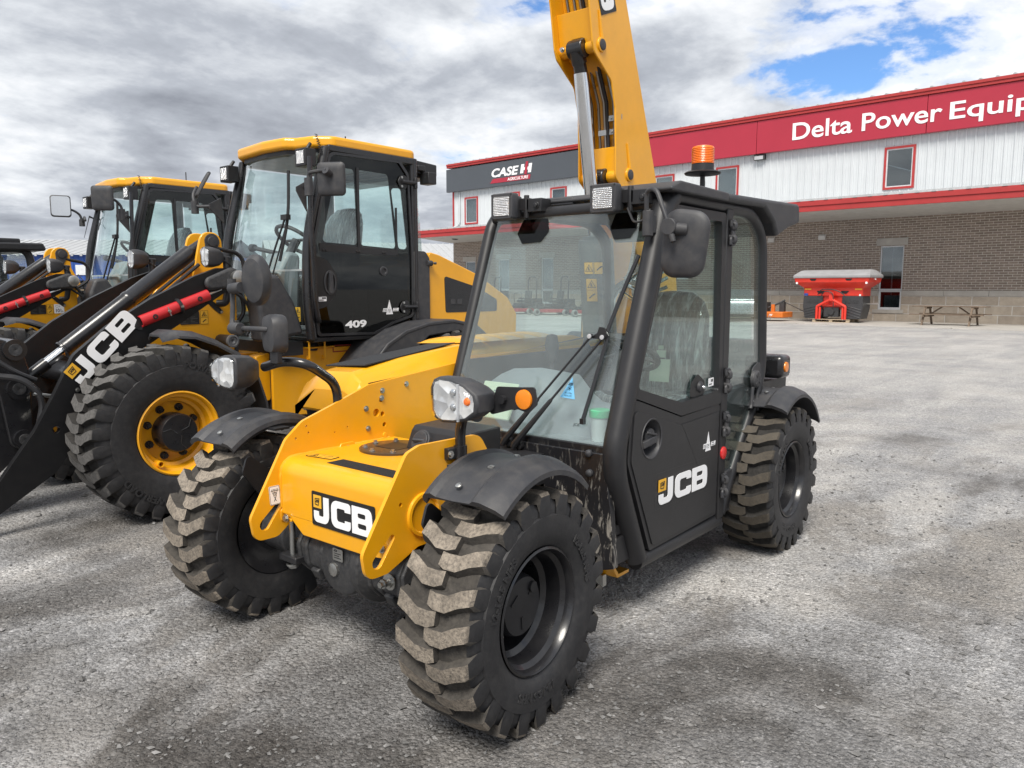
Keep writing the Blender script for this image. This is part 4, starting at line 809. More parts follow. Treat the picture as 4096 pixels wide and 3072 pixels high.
b = MB(); b.tube(fil([(-1.42, -.10, .5), (-1.44, -.12, 1.02), (-1.44, -.12, 1.14)], .05), .012, 8); b.lathe([(1.10, .02), (1.14, .035), (1.20, .04), (1.25, .03), (1.26, 0)], c=(-1.44, -.12, 0), axis='z', n=18); b.build('joystick', 'plastic', TH)

# ------------------------------------------------------------------ boom and lift cylinder
front = [(-2.455, 2.235), (-2.452, 2.44), (-2.440, 2.67), (-2.392, 2.83), (-2.19, 2.965), (-2.165, 3.02), (-2.120, 3.27), (-2.02, 3.68), (-1.63, 4.9)]
rear = [(-2.02, 5.05), (-2.55, 3.367), (-3.03, 2.19), (-3.18, 1.83), (-3.10, 1.60), (-2.85, 1.55), (-2.70, 1.85), (-2.575, 2.15)]
op = rp(front+rear, [.05, .08, .05, .06, .05, .03, .02, 0, 0, 0, 0, 0, .1, .1, .1, .1, .08])
bo = MB(); bo.prism(op, 'y', -.372, -.360); bo.prism(op, 'y', -.66, -.648)
off = 0.12
web = [(x-.13, z+.02) for x, z in front]
b2 = MB(); pts = web; rings = [[(x, -.648, z), (x, -.372, z), (x-.012, -.372, z+.004), (x-.012, -.648, z+.004)] for x, z in pts]; bo.loft(rings)
bo.loft([[(x+.01, -.648, z), (x+.01, -.372, z), (x+.022, -.372, z-.004), (x+.022, -.648, z-.004)] for x, z in ((-2.02, 5.05), (-2.55, 3.367), (-3.03, 2.19))])
boom = bo.build('boom', 'yellow', TH, bevel=.004)
def cross(z0, z1, xt, xb, half):
    b = MB(); fr_ = rp([(-.648, z1), (-.372, z1), (-.372, z0), (-.45, z0), (-.45, z0+half), (-.57, z0+half), (-.57, z0), (-.648, z0)], [0, 0, .02, 0, .03, .03, 0, .02], 5)
    o = MB(); o.prism(fr_, 'x', 0, .025); zc = (z0+z1)/2
    o.v = [(x + xb+(xt-xb)*(z-z0)/(z1-z0), y, z) for x, y, z in o.v]
    o.tube([(xb+.005, -.648, z0+.035), (xb+.005, -.57, z0+.035)], .040, 18); o.tube([(xb+.005, -.45, z0+.035), (xb+.005, -.372, z0+.035)], .040, 18)
    o.build('cross_block', 'yellow', boom, bevel=.003)
    e = MB(); e.tube([(xb+.03, -.568, z0+.03), (xb+.03, -.452, z0+.03)], .060, 20); e.build('rod_eye', 'black', boom, bevel=.008)
cross(2.985, 3.235, -2.205, -2.255, .09); cross(2.215, 2.44, -2.52, -2.52, .085)
b = MB(); b.bolt((-2.19, -.605, 3.02), (1, 0, 0), .011, .02); b.build('bolt', 'steel', boom)
for (x, z) in ((-2.262, 3.022), (-2.625, 2.268)):
    b = MB(); b.lathe([(-.358, .034), (-.345, .034), (-.343, .03), (-.343, 0)], c=(x, 0, z), n=20, m=1); b.lathe([(-.36, .046), (-.350, .044), (-.349, .034)], c=(x, 0, z), n=20, m=0, caps=False); b.tube([(x-.008, -.358, z+.03), (x+.035, -.356, z+.20)], [.014, .006], 8, 0); b.build('pivot_pin', ['yellow', 'plastic'], boom)
b = MB()
for (dx, y) in ((-.10, -.40), (-.10, -.425), (-.10, -.50), (-.10, -.545), (-.105, -.60)):
    b.tube([(x+dx, y, z+.015) for x, z in [(-2.45, 2.2), (-2.45, 2.45), (-2.42, 2.72), (-2.32, 2.92), (-2.14, 3.25), (-2.0, 3.7), (-1.7, 4.8)]], .0105, 8)
b.build('hydraulic_pipe', 'pipe', boom)
b = MB(); b.tube([(x-.085, -.47, z+.015) for x, z in [(-2.45, 2.2), (-2.45, 2.45), (-2.42, 2.72), (-2.32, 2.92), (-2.14, 3.25), (-2.0, 3.7)]], .012, 8); b.build('hydraulic_hose', 'satin', boom)
b = MB(); b.box((-2.52, -.41, 2.63), (.012, .10, .035)); b.box((-2.53, -.485, 2.545), (.012, .12, .035)); b.bolt((-2.515, -.44, 2.63), (1, 0, 0), .007, .008); b.bolt((-2.525, -.44, 2.545), (1, 0, 0), .007, .008); b.build('pipe_clamp', 'steel', boom)
b = MB(); b.tube([(-2.212, -.51, 3.0), (-2.245, -.51, 2.93)], .05, 16, 1); b.tube([(-2.235, -.51, 2.95), (-2.265, -.51, 2.87)], .043, 16, 1); b.tube([(-2.263, -.51, 2.875), (-2.455, -.51, 1.84)], .048, 24, 0); lc = b.build('lift_rod', ['chrome', 'black'], TH)
b = MB(); a0, a1 = Vector((-2.452, -.51, 1.86)), Vector((-2.57, -.51, .75)); b.tube([a0, a0.lerp(a1, .02)], .085, 24); b.tube([a0.lerp(a1, .02), a0.lerp(a1, .045), a1], [.112, .118, .118], 26); b.build('lift_cylinder', 'plastic_mid', TH)
u = (a0-a1).normalized(); F = Vector((-2.36, -.47, 1.60))
warn('warning_sticker', TH, Vector((-2.345, -.525, 1.60)), (-.45, 1, 0), u, .14, .085); warn('warning_sticker', TH, Vector((-2.352, -.505, 1.42)), (-.45, 1, 0), u, .075, .155)
# sticker at the top of the boom with the letters running down the boom
bd = Vector((-2.55+3.03, 0, 3.367-2.19)).normalized(); jcb_logo('boom_lettering', boom, Vector((-2.21, -.3585, 3.76))-bd*.02+Vector((bd.z, 0, -bd.x))*.15, -bd, Vector((-bd.z, 0, bd.x)), .15, .50, plate=.02)
# rear body, mirror box and lights
b = MB(); b.prism(rp([(-2.45, .55), (-3.35, .55), (-3.45, .75), (-3.35, 1.15), (-2.65, 1.20), (-2.45, 1.1)], .06), 'y', -.86, .30); b.build('rear_body', 'black', TH, bevel=.02)
b = MB(); b.prism(rp([(-3.20, 1.55), (-3.3, 1.1), (-2.75, 1.1), (-2.9, 1.65)], .05), 'y', -.70, -.672); b.prism(rp([(-3.20, 1.9), (-3.35, 1.1), (-2.75, 1.1), (-2.95, 1.95)], .08), 'y', -.348, -.32); b.build('boom_tower', 'yellow', TH, bevel=.004)
b = MB(); b.bb(-2.76, -2.60, .50, .742, .965, 1.105); rm = b.build('rear_light_box', 'black', TH, bevel=.03, seg=3)
b = MB(); b.lathe([(.742, .032), (.75, .03), (.752, 0)], c=(-2.66, 0, 1.035), n=20); b.build('reflector', 'amber', rm); b = MB(); b.bolt((-2.60, .60, 1.04), (1, 0, 0), .009, .012); b.build('bolt', 'steel', rm)
# loops of pipe and hose behind the cab
b = MB()
for k in range(5): b.tube(fil([(-2.50, -.64+.06*k, 1.05), (-2.48, -.62+.06*k, 1.40+.02*k), (-2.52-.03*k, -.40+.05*k, 1.52+.035*k), (-2.55, -.20+.03*k, 1.40+.06*k), (-2.62, -.05, 1.46+.06*k)], .10), .013, 8)
b.build('pipe_bundle', 'chrome', TH)

# ================================================================== WHEEL LOADERS (built once in local space, front axle near the origin, then copied)
def make_loader():
    LD = thing('wheel_loader', 'nearer yellow wheel loader with black arms, standing right behind the telehandler hood', 'wheel loader', group='wheel loaders parked in a row')
    YC = -.95; RL = .575; RIM = .281; XR = -2.62
    for x, y, sy in ((0, -.19, 1), (0, -1.71, -1), (XR, -.19, 1), (XR, -1.71, -1)):
        make_wheel('wheel', LD, (x, y, .563), 0, sy, RL, RIM, .40, 28, .030, .055*sy, 'dish', 'tread_grey', spin=.1)
    # front frame
    b = MB(); fp = rp([(-.765, .62), (-.765, 1.58), (-.70, 1.655), (-.60, 1.66), (-.42, 1.42), (.02, 1.06), (.14, .80), (.10, .62)], [.02, .03, .06, .06, .1, .1, .05, .05])
    b.prism(fp, 'y', -.61, -.585); b.prism(fp, 'y', -1.315, -1.29); b.bb(-.765, -.745, -1.29, -.61, .62, 1.45); b.bb(-.70, .10, -1.29, -.61, .60, .75); ff = b.build('front_frame', 'yellow', LD, bevel=.006)
    lug = rp([(-.90, 1.55), (-.815, 1.72), (-.80, 1.94), (-.64, 1.94), (-.60, 1.78), (-.55, 1.56), (-.42, 1.40), (-.86, 1.40)], [.02, .05, .08, .08, .04, .03, .03, .03])
    b = MB(); b.prism(lug, 'y', -.865, -.840); b.prism(lug, 'y', -1.065, -1.04); b.build('cylinder_bracket', 'yellow', LD, bevel=.006)
    b = MB(); b.prism(slot(-.722, 1.868, -.70, 1.745, .062, .028), 'y', -.84, -.832); b.lathe([(-.832, .040), (-.822, .038), (-.820, 0)], c=(-.722, 0, 1.868), n=22); b.build('pin_plate', 'plastic', LD, bevel=.002)
    b = MB(); b.lathe([(-.832, .03), (-.824, .028), (-.822, 0)], c=(-.70, 0, 1.745), n=16); b.build('pin_cap', 'steel', LD)
    # boom arms
    arm = rp([(-.715, 1.60), (-.66, 1.655), (-.54, 1.655), (-.352, 1.590), (-.031, 1.432), (.25, 1.262), (.47, 1.085), (.60, .84), (.72, .63), (.93, .345), (1.20, .12), (1.12, .02), (.95, .14), (.62, .345), (.38, .66), (.06, 1.085), (-.24, 1.262), (-.58, 1.475), (-.70, 1.51)], [.05, .05, .05, .1, .1, .1, .12, .06, .1, .1, .06, .06, .05, .1, .1, .08, .1, .04, .04])
    for y0 in (-.475, -1.475):
        b = MB(); b.prism(arm, 'y', y0, y0+.05, 0, [circ2(.60, .62, .022, 14)]); a = b.build('loader_arm', 'arm', LD, bevel=.004)
        for (x, z, r_) in ((1.06, .14, .06), (-.64, 1.575, .075)):
            c = MB(); yy = y0+.05; c.lathe([(yy, r_), (yy+.014, r_*.95), (yy+.015, 0)], c=(x, 0, z), n=22); c.build('pivot_pin', 'gunmetal', a)
    b = MB(); b.tube([(.30, -.475, .92), (.30, -1.425, .92)], .075, 18); b.build('cross_tube', 'black', LD)
    jl = jcb_logo('brand_lettering', LD, (.432, -.423, .882), (-.70, 0, .714), (.714, 0, .70), .142, .555)
    b = MB(); b.bolt((.46, -.424, .86), (0, 1, 0), .010, .006); b.build('bolt', 'steel', LD)
    # cast cover, hose fittings at arm pivot
    b = MB(); b.prism(slot(-.63, 1.585, -.47, 1.545, .075, .05), 'y', -.425, -.385); b.build('pivot_cover', 'gunmetal', LD, bevel=.02, seg=3)
    b = MB(); b.lathe([(-.39, .055), (-.35, .055), (-.345, .045), (-.345, 0)], c=(-.665, 0, 1.585), n=22); b.build('bearing_ring', 'steel', LD)
    # main cylinder
    b = MB(); A, B_ = Vector((-.72, YC, 1.875)), Vector((.352, YC, 1.078)); d = (B_-A).normalized()
    b.tube([A, A+d*.14, A+d*.15, A.lerp(B_, .55), A.lerp(B_, .555), A.lerp(B_, .575), A.lerp(B_, .58), B_-d*.02, B_-d*.015, B_], [.035, .045, .062, .062, .066, .066, .062, .062, .067, .067], 24); cy = b.build('tilt_cylinder', 'black', LD)
    b = MB(); b.tube([B_, B_+d*.14], .036, 20); b.build('chrome_rod', 'chrome', cy)
    b = MB(); b.tube([B_+d*.13, B_+d*.34], .042, 16); b.lathe([(YC-.05, .07), (YC+.05, .07)], c=tuple(B_+d*.37), n=20) if False else None
    b.build('rod_sleeve', 'black', cy)
    b = MB(); b.tube([(-.60, YC+.09, 1.72), (-.1, YC+.09, 1.33), (.2, YC+.09, 1.11)], .014, 8); b.tube([(-.60, YC+.13, 1.69), (-.1, YC+.13, 1.30), (.2, YC+.13, 1.07)], .014, 8); b.build('hydraulic_pipe', 'satin', cy)
    # bell crank and quick hitch in front of the arms
    b = MB()
    lev = rp([(.62, .98), (.66, 1.14), (.80, 1.20), (.86, 1.10), (.80, .82), (.76, .50), (.68, .44), (.62, .52)], .05)
    b.prism(lev, 'y', -.80, -.77); b.prism(lev, 'y', -1.13, -1.10); b.prism(rp([(.60, .75), (.85, .95), (1.3, .9), (1.35, .3), (1.2, .1), (1.0, .15), (.70, .42)], .06), 'y', -1.08, -.82); bc = b.build('bell_crank', 'black', LD, bevel=.008)
    for (x, z, r_) in ((.70, 1.115, .055), (.695, .862, .055), (.685, .53, .05)):
        c = MB(); c.tube([(x, -1.16, z), (x, -.74, z)], r_*1.25, 20, 0); c.lathe([(-.74, r_*.72), (-.735, r_*.70), (-.734, .008), (-.738, 0)], c=(x, 0, z), n=20, m=1); c.build('pivot_pin', ['black', 'gunmetal'], bc)
    b = MB(); b.tube(fil([(.95, -.72, .98), (.70, -.62, .94), (.60, -.60, .80), (.66, -.60, .55), (.74, -.60, .35), (.70, -.62, .30)], .12), .022, 10); b.tube(fil([(.9, -.70, 1.12), (.72, -.66, .97), (.62, -.66, .92)], .08), .016, 8); b.build('hose', 'satin', LD)
    b = MB(); b.tube([(.50, -.60, .80), (.66, -.60, .84)], .012, 8); b.tube([(.52, -.62, .72), (.60, -.62, .66)], .022, 10); b.tube([(.60, -.62, .66), (.63, -.62, .635)], .028, 10); b.tube([(.56, -.58, .78), (.60, -.58, .74)], .014, 8); b.tube([(.50, -.66, .70), (.56, -.66, .655)], .017, 10); b.build('hydraulic_coupling', 'steel', LD)
    # red cylinder lock strapped on the arm
    b = MB(); A, B_ = Vector((.045, -.41, 1.285)), Vector((-.445, -.41, 1.462)); d = (B_-A).normalized(); u = Vector((0, 1, 0)); w = d.cross(u)
    rings = []
    for p in (A, B_):
        o_ = [p+u*(.034*math.cos(a))+w*(.040*math.sin(a)) for a in [-PI*.62+PI*1.24*k/16 for k in range(17)]]; i_ = [p+u*(.026*math.cos(a))+w*(.032*math.sin(a)) for a in [PI*.62-PI*1.24*k/16 for k in range(17)]]; rings.append(o_+i_)
    b.loft(rings); rl = b.build('cylinder_lock', 'red', LD)
    for tt in (.18, .84):
        c = MB(); c.lathe([(-.38, .018), (-.372, .018), (-.371, .010), (-.378, .009), (-.378, 0)], c=tuple(A.lerp(B_, tt)*1+Vector((0, .41, 0))), n=16); c.build('hole_bush', 'satin', rl)
    c = MB(); p = A.lerp(B_, .56)
    c.tube([p+(u*math.cos(a)*.037+w*math.sin(a)*.044)-d*.0 for a in [-PI*.6+PI*1.2*k/12 for k in range(13)]], .014, 6); c.build('strap', 'satin', rl)
    c = MB(); p = A.lerp(B_, .38)+u*.036; c.tube([p+w*-.03, p+w*.035], .004, 6); c.bolt(p, u, .008, .012); c.bolt(A.lerp(B_, .56)+u*.045, u, .008, .006); c.build('wing_nut', 'steel', rl)
    c = MB(); c.tube([B_-d*.02+Vector((0, -.01, 0)), B_+d*.12+Vector((0, -.02, 0))], .010, 8); c.build('chrome_rod', 'chrome', rl)
    c = MB(); c.prism(rp([(.085, 1.245), (.03, 1.225), (.02, 1.30), (.06, 1.31)], .012), 'y', -.425, -.418); c.bolt((.062, -.418, 1.262), (0, 1, 0), .012, .006); c.build('lock_bracket', 'satin', rl)
    # head lamps on posts
    for (x, y, sy) in ((-.54, -.52, 1), (-.375, -1.38, -1)):
        c = Vector((x, y, 1.737)); b = MB(); mk = lambda s, dx: [c+Vector((dx, q[0]*s*sy, q[1]*s)) for q in rp([(-.062, -.05), (-.02, -.078), (.045, -.07), (.06, .06), (-.035, .078), (-.066, .04)], .03, 5)]
        b.loft([mk(.95, .045), mk(1, .035), mk(1, -.005), mk(.86, -.05), mk(.5, -.085)]); h = b.build('headlight', 'plastic', LD, ang=45)
        b = MB(); b.loft([mk(.84, .0455), mk(.2, .046)]); b.build('reflector', 'lamp', h, ang=10); b = MB(); b.loft([mk(.92, .044), mk(.84, .056), mk(.2, .064)]); b.build('lens', 'clear', h, ang=60)
        b = MB(); b.bb(c.x+.046, c.x+.050, c.y-.007, c.y+.003, c.z-.07, c.z+.07); b.bb(c.x+.046, c.x+.050, c.y-.05, c.y+.05, c.z-.032, c.z-.022); b.build('divider', 'hi_grey', h)
        b = MB(); b.tube([c+Vector((-.08, 0, 0)), c+Vector((-.15, .0, -.005))], .014, 8); b.tube(fil([c+Vector((-.12, 0, .0)), c+Vector((-.125, 0, -.22)), c+Vector((-.10, 0, -.34)), c+Vector((-.05, -.04*sy, -.34))], .06), .027, 12); b.tube(fil([c+Vector((-.08, .02, -.02)), c+Vector((-.15, .03, -.06)), c+Vector((-.12, .03, -.15))], .03), .006, 6)
        b.prism(rp([(x+.03, 1.42), (x+.0, 1.435), (x-.05, 1.40), (x-.115, 1.33), (x-.085, 1.315), (x-.04, 1.35)], .014), 'y', y-.07 if sy > 0 else y+.06, y-.06 if sy > 0 else y+.07); st = b.build('lamp_post', 'satin', LD)
        b = MB()
        for q in ((x+.005, 1.42), (x-.095, 1.33)): b.lathe([(0, .011), (.006, .010), (.007, 0)], c=(q[0], y-.06*sy, q[1]), n=12)
        b.build('bolt', 'steel', st)
    # decals on the frame plate
    b = MB(); F = frame((-.315, -.583, 1.245), (-1, 0, .01), (0, 0, 1)); flat(b, rp([(0, 0), (.145, 0), (.145, .095), (0, .095)], .004), F, .001, 0)
    for k in range(6):
        for c_ in range(2): flat(b, [(.006+c_*.072, .008+k*.011), (.06+c_*.072-.02*(k % 3), .008+k*.011), (.06+c_*.072-.02*(k % 3), .0115+k*.011), (.006+c_*.072, .0115+k*.011)], F, .0006, 1, (), 1, 1, 0, 0, .001)
    jcb(b, F @ Matrix.Translation((.006, .078, 0)), .012, .045, 1, .001, .0006); b.build('data_plate', ['sticker_black', 'plastic_mid'], ff, smooth=False)
    warn('warning_sticker', ff, (-.468, -.583, 1.245), (-1, 0, .01), (0, 0, 1), .06, .10)
    b = MB(); F = frame((-.535, -.583, 1.25), (-1, 0, .01), (0, 0, 1)); flat(b, rp([(0, 0), (.095, 0), (.095, .095), (0, .095)], .006), F, .001, 0); flat(b, circ2(.028, .072, .014, 16), F, .0004, 1, [circ2(.028, .072, .012, 16)], 1, 1, 0, 0, .001); s101 = b.build('noise_sticker', ['white', 'plastic_mid'], ff, smooth=False)
    text('lettering', '101', 'sticker_black', s101, F @ Vector((.016, .012, .0012)), (-1, 0, .01), (0, 0, 1), .05, 0, .001, .0004, width=.05, height=.038); text('lettering', 'dB', 'sticker_black', s101, F @ Vector((.070, .012, .0012)), (-1, 0, .01), (0, 0, 1), .02, 0, 0, .0004, width=.016, height=.016); text('lettering', 'L', 'sticker_black', s101, F @ Vector((.050, .065, .0012)), (-1, 0, .01), (0, 0, 1), .02, 0, 0, .0004, width=.010, height=.016)
    b = MB(); b.tube(fil([(-.74, -.58, 1.55), (-.80, -.56, 1.45), (-.82, -.57, 1.32), (-.745, -.565, 1.24), (-.735, -.565, 1.05), (-.74, -.56, .9)], .10), .016, 8); b.tube(fil([(-.76, -.85, 1.82), (-.98, -.84, 1.78), (-.99, -.84, 1.60), (-.86, -.83, 1.52)], .12), .017, 8); b.tube(fil([(-.70, -.56, 1.50), (-.80, -.50, 1.42), (-.85, -.50, 1.25), (-.80, -.52, 1.15)], .08), .012, 8); b.build('hose', 'satin', LD)
    b = MB(); b.bb(-.76, -.70, -.585, -.545, 1.22, 1.265); b.build('hose_clamp', 'steel', ff, bevel=.005)
    b = MB(); b.tube([(-.62, -.62, 1.12), (-.62, -.42, 1.12)], .045, 16, 0); b.lathe([(-.42, .048), (-.40, .048), (-.398, .036), (-.405, .034), (-.405, .018), (-.42, .0)], c=(-.62, 0, 1.12), n=20, m=1, caps=False); b.build('steer_pin', ['satin', 'plastic_mid'], ff)
    # front fender strips
    for sy in (1, -1):
        y0 = -.19 if sy > 0 else -1.71
        rings = []
        for (x, z, w, yo) in ((.03, 1.205, .10, -.05), (-.03, 1.235, .17, 0), (-.14, 1.225, .19, 0), (-.30, 1.165, .19, 0), (-.48, 1.06, .19, 0), (-.62, .90, .18, 0), (-.69, .70, .17, 0), (-.71, .50, .16, 0)):
            n = Vector((x, 0, z-.563)).normalized(); t_ = []
            for (yy, dn) in ((-w, -.03), (-w*.8, .0), (w*.6, .0), (w, -.035), (w, -.05), (w*.6, -.016), (-w*.8, -.016), (-w, -.045)): t_.append((x+n.x*dn, y0+yo+yy*sy, z+n.z*dn))
            rings.append(t_)
        b = MB(); b.loft(rings); b.tube(fil([(-.25, y0-.20*sy, 1.10), (-.35, y0-.28*sy, 1.02), (-.38, y0-.42*sy, .95)], .06), .026, 8); b.build('fender', 'plastic', LD, ang=40)
    b = MB(); b.lathe([(-1.5, .10), (-.4, .10)], c=(0, 0, .563), n=20); b.lathe([(-1.15, .12), (-1.05, .2), (-.85, .2), (-.75, .12)], c=(0, 0, .563), n=20); b.lathe([(-1.5, .10), (-.4, .10)], c=(XR, 0, .563), n=20); b.build('axle', 'gunmetal', LD)
    # rear chassis, steps
    b = MB(); ch = rp([(-.98, .50), (-.98, .98), (-1.06, 1.02), (-1.75, 1.02), (-1.9, .60), (-1.8, .45)], [.05, .05, .03, .02, .03, .05]); b.prism(ch, 'y', -.50, -.47); b.prism(ch, 'y', -1.43, -1.40); b.bb(-1.56, -.98, -.55, -.44, 1.02, 1.034); b.bb(-1.3, -.85, -1.2, -.7, .55, 1.0); b.prism(rp([(-.86, .62), (-1.0, .62), (-1.08, .95), (-1.0, 1.0), (-.88, .98)], .03), 'y', -.66, -.54); b.build('chassis', 'yellow', LD, bevel=.006)
    b = MB(); b.bb(-3.6, -1.0, -1.38, -.52, .45, 1.0); b.build('belly', 'satin', LD)
    b = MB()
    for x in (-1.285, -1.435): b.tube(fil([(x, -.44, .94), (x, -.41, .94), (x, -.41, 1.085), (x, -.44, 1.085)], .01), .009, 6); b.box((x, -.435, .945), (.026, .012, .04))
    b.box((-1.36, -.41, 1.088), (.175, .03, .014)); b.build('step_handle', 'yellow', LD, bevel=.002)
    b = MB(); F = frame((-1.555, -.468, .975), (-1, 0, 0), (0, 0, 1)); flat(b, [(0, 0), (.19, 0), (.19, .06), (0, .06)], F, .0012, 0, [[(.009, .009), (.181, .009), (.181, .051), (.009, .051)]]); b.build('red_outline_decal', 'red_line', LD, smooth=False)
    b = MB(); b.lathe([(1.0, .06), (1.03, .07), (1.06, .06), (1.08, .08)], c=(-1.37, -.52, 0), axis='z', n=18); b.build('cab_mount', 'satin', LD)
    for y0, y1 in ((-.50, -.02), (-1.88, -1.40)):
        outl = [(-1.50, .62), (-1.62, .90), (-1.78, 1.06), (-1.98, 1.16), (-2.25, 1.22), (-2.55, 1.235), (-2.85, 1.18), (-3.08, 1.02), (-3.2, .8)]; inn = [(x*.985+XR*.015, z-.035) for x, z in outl]
        b = MB(); b.prism(outl+inn[::-1], 'y', y0, y1); b.prism([(x, z) for x, z in outl]+[(-3.05, .78), (-2.95, .98), (-2.62, 1.13), (-2.25, 1.10), (-2.0, .93), (-1.92, .62)], 'y', *((y1-.03, y1-.005) if y0 > -1 else (y0+.005, y0+.03))); b.build('rear_fender', 'plastic', LD, bevel=.01)
    # bonnet
    b = MB(); pr = rp([(-2.53, 1.14), (-2.53, 1.84), (-2.66, 1.815), (-3.171, 1.645), (-3.62, 1.42), (-3.76, 1.25), (-3.74, .75), (-3.1, .75), (-2.75, 1.12)], [.01, .03, .06, .1, .12, .08, .1, .1, .05])
    b.prism(pr, 'y', -1.58, -.32); bn = b.build('bonnet', 'yellow', LD, bevel=.05, seg=4)
    b = MB(); b.prism(rp([(-2.735, 1.285), (-2.72, 1.625), (-3.17, 1.52), (-3.45, 1.40), (-3.45, 1.285)], [.02, .025, .02, .03, .02]), 'y', -.322, -.317); b.build('side_grille', 'mesh', bn)
    b = MB(); b.bb(-2.86, -2.80, -.3165, -.314, 1.36, 1.41); b.bb(-2.95, -2.885, -.3165, -.314, 1.36, 1.41); b.build('latch_plate', 'plastic', bn)
    b = MB(); b.bb(-3.74, -2.55, -1.55, -.34, 1.06, 1.13); b.build('lower_trim', 'satin', bn)
    b = MB(); b.prism(rp([(-2.33, 1.22), (-2.33, 1.84), (-2.47, 1.84), (-2.52, 1.78), (-2.52, 1.22)], [.01, .02, .05, .03, .01]), 'y', -.345, -.30); b.tube([(-2.49, -.30, 1.735), (-2.545, -.30, 1.735)], .026, 12); b.tube([(-2.54, -.27, 1.735), (-2.56, -.25, 1.735)], .012, 10); b.build('rear_panel', 'plastic', LD, bevel=.012)
    # ---- cab
    b = MB()
    for y in (-.34, -1.56):
        b.tube(fil([(-1.27, y, 1.10), (-1.235, y, 1.40), (-1.25, y, 1.90), (-1.45, y, 2.62)], .2), .042, 12); b.tube(fil([(-2.36, y, 1.20), (-2.36, y, 1.85), (-2.36, y, 2.64)], .1), .045, 12)
    b.bb(-2.36, -1.45, -.385, -.30, 2.585, 2.64); b.bb(-2.36, -1.45, -1.60, -1.515, 2.585, 2.64); b.bb(-2.36, -1.27, -1.58, -.32, 1.08, 1.12); b.bb(-2.40, -2.32, -1.58, -.32, 2.58, 2.64); cf = b.build('cab_frame', 'black', LD, bevel=.01)
    # curved windscreen in two heights, kick panels and corner fairings
    def scr(z0, z1, x0, x1, m, name):
        b = MB(); R_ = []
        for (x, z) in ((x0, z0), (x1, z1)):
            R_.append([(x+.12*(1-((y+.95)/.58)**2)**.8 if abs((y+.95)/.58) < 1 else x, y, z) for y in [-1.53+1.16*k/20 for k in range(21)]])
        b.loft(R_, closed=False, caps=False); return b.build(name, m, LD, ang=60)
    scr(1.66, 2.58, -1.25, -1.44, 'glass', 'windscreen'); scr(1.10, 1.655, -1.20, -1.24, 'glass', 'lower_windscreen')
    b = MB(); b.bb(-1.26, -1.22, -1.55, -.36, 1.645, 1.660); b.build('glass_seam', 'hi_grey', LD)
    for y, sy in ((-.42, 1), (-1.48, -1)):
        b = MB(); b.prism(rp([(-.83, 1.10), (-.80, 1.45), (-.86, 1.60), (-.98, 1.62), (-1.12, 1.40), (-1.20, 1.15)], [.03, .1, .06, .06, .1, .03]), 'y', y-.10, y+.08); b.build('corner_fairing', 'plastic', LD, bevel=.03, seg=3)
    b = MB(); b.bb(-1.22, -1.0, -1.5, -.4, .98, 1.09); b.build('cab_floor_edge', 'satin', LD)
    # door
    dpts = [(-1.292, 1.128), (-1.285, 1.60), (-1.275, 1.88), (-1.455, 2.585), (-2.19, 2.60), (-2.285, 2.50), (-2.325, 1.85), (-2.325, 1.262), (-2.08, 1.20), (-1.965, 1.150), (-1.88, 1.118)]
    do = rp(dpts, [.03, 0, .1, .06, .02, .08, .1, .05, .08, .05, .03]); cx_, cz_ = -1.83, 1.85
    di = rp([(cx_+(x-cx_)*.955, cz_+(z-cz_)*.972) for x, z in dpts], [.03, 0, .1, .06, .02, .08, .1, .05, .08, .05, .03])
    b = MB(); b.prism(do, 'y', -.335, -.300, 0, [di]) if len(do) == len(di) else b.prism(do, 'y', -.335, -.3, 0, [di]); dr = b.build('door', 'black', LD, bevel=.006)
    win = [rp([(-1.37, 1.875), (-1.53, 2.47), (-1.70, 2.475), (-1.72, 1.865)], .03), rp([(-1.755, 1.865), (-1.735, 2.475), (-2.06, 2.47), (-2.135, 1.85)], .03), rp([(-2.165, 1.85), (-2.09, 2.36), (-2.20, 2.37), (-2.265, 1.85)], .03)]
    b = MB(); b.prism(di, 'y', -.320, -.314, 0, win); db = b.build('door_glass_border', 'tint', dr, smooth=False)
    for w_ in win:
        b = MB(); b.prism(w_, 'y', -.319, -.315); b.build('window_pane', 'glass', dr, smooth=False)
    b = MB(); b.prism(rp([(-1.34, 1.865), (-1.34, 1.80), (-2.13, 1.79), (-2.14, 1.84), (-1.73, 1.85)], .01), 'y', -.314, -.308); b.bb(-1.745, -1.722, -.314, -.306, 1.80, 2.49); b.bb(-2.15, -2.13, -.314, -.308, 1.80, 2.2); b.build('slider_frame', 'satin', dr)
    b = MB()
    for x in (-1.375, -1.40, -1.71, -1.735, -1.985, -2.01): b.lathe([(-.308, .012), (-.300, .010), (-.299, 0)], c=(x, 0, 1.812), n=12)
    b.build('stud', 'satin', dr)
    b = MB(); b.prism(rp([(-1.30, 1.77), (-1.42, 1.73), (-1.51, 1.60), (-1.49, 1.46), (-1.39, 1.36), (-1.30, 1.34)], [.02, .1, .1, .1, .1, .02]), 'y', -.314, -.309); b.build('lock_panel', 'sticker_black', dr)
    b = MB(); b.prism(circ2(-1.43, 1.555, .058, 28, .098), 'y', -.312, -.300, 0, [circ2(-1.43, 1.555, .046, 28, .083)]); b.prism(rp([(-1.415, 1.47), (-1.455, 1.47), (-1.45, 1.64), (-1.42, 1.64)], .012), 'y', -.312, -.290); b.build('door_handle', 'plastic', dr, bevel=.006)
    b = MB(); b.lathe([(-.314, .042), (-.303, .040), (-.302, .026), (-.312, .022), (-.312, 0)], c=(-1.99, 0, 1.655), n=26); b.build('latch_knob', 'plastic', dr)
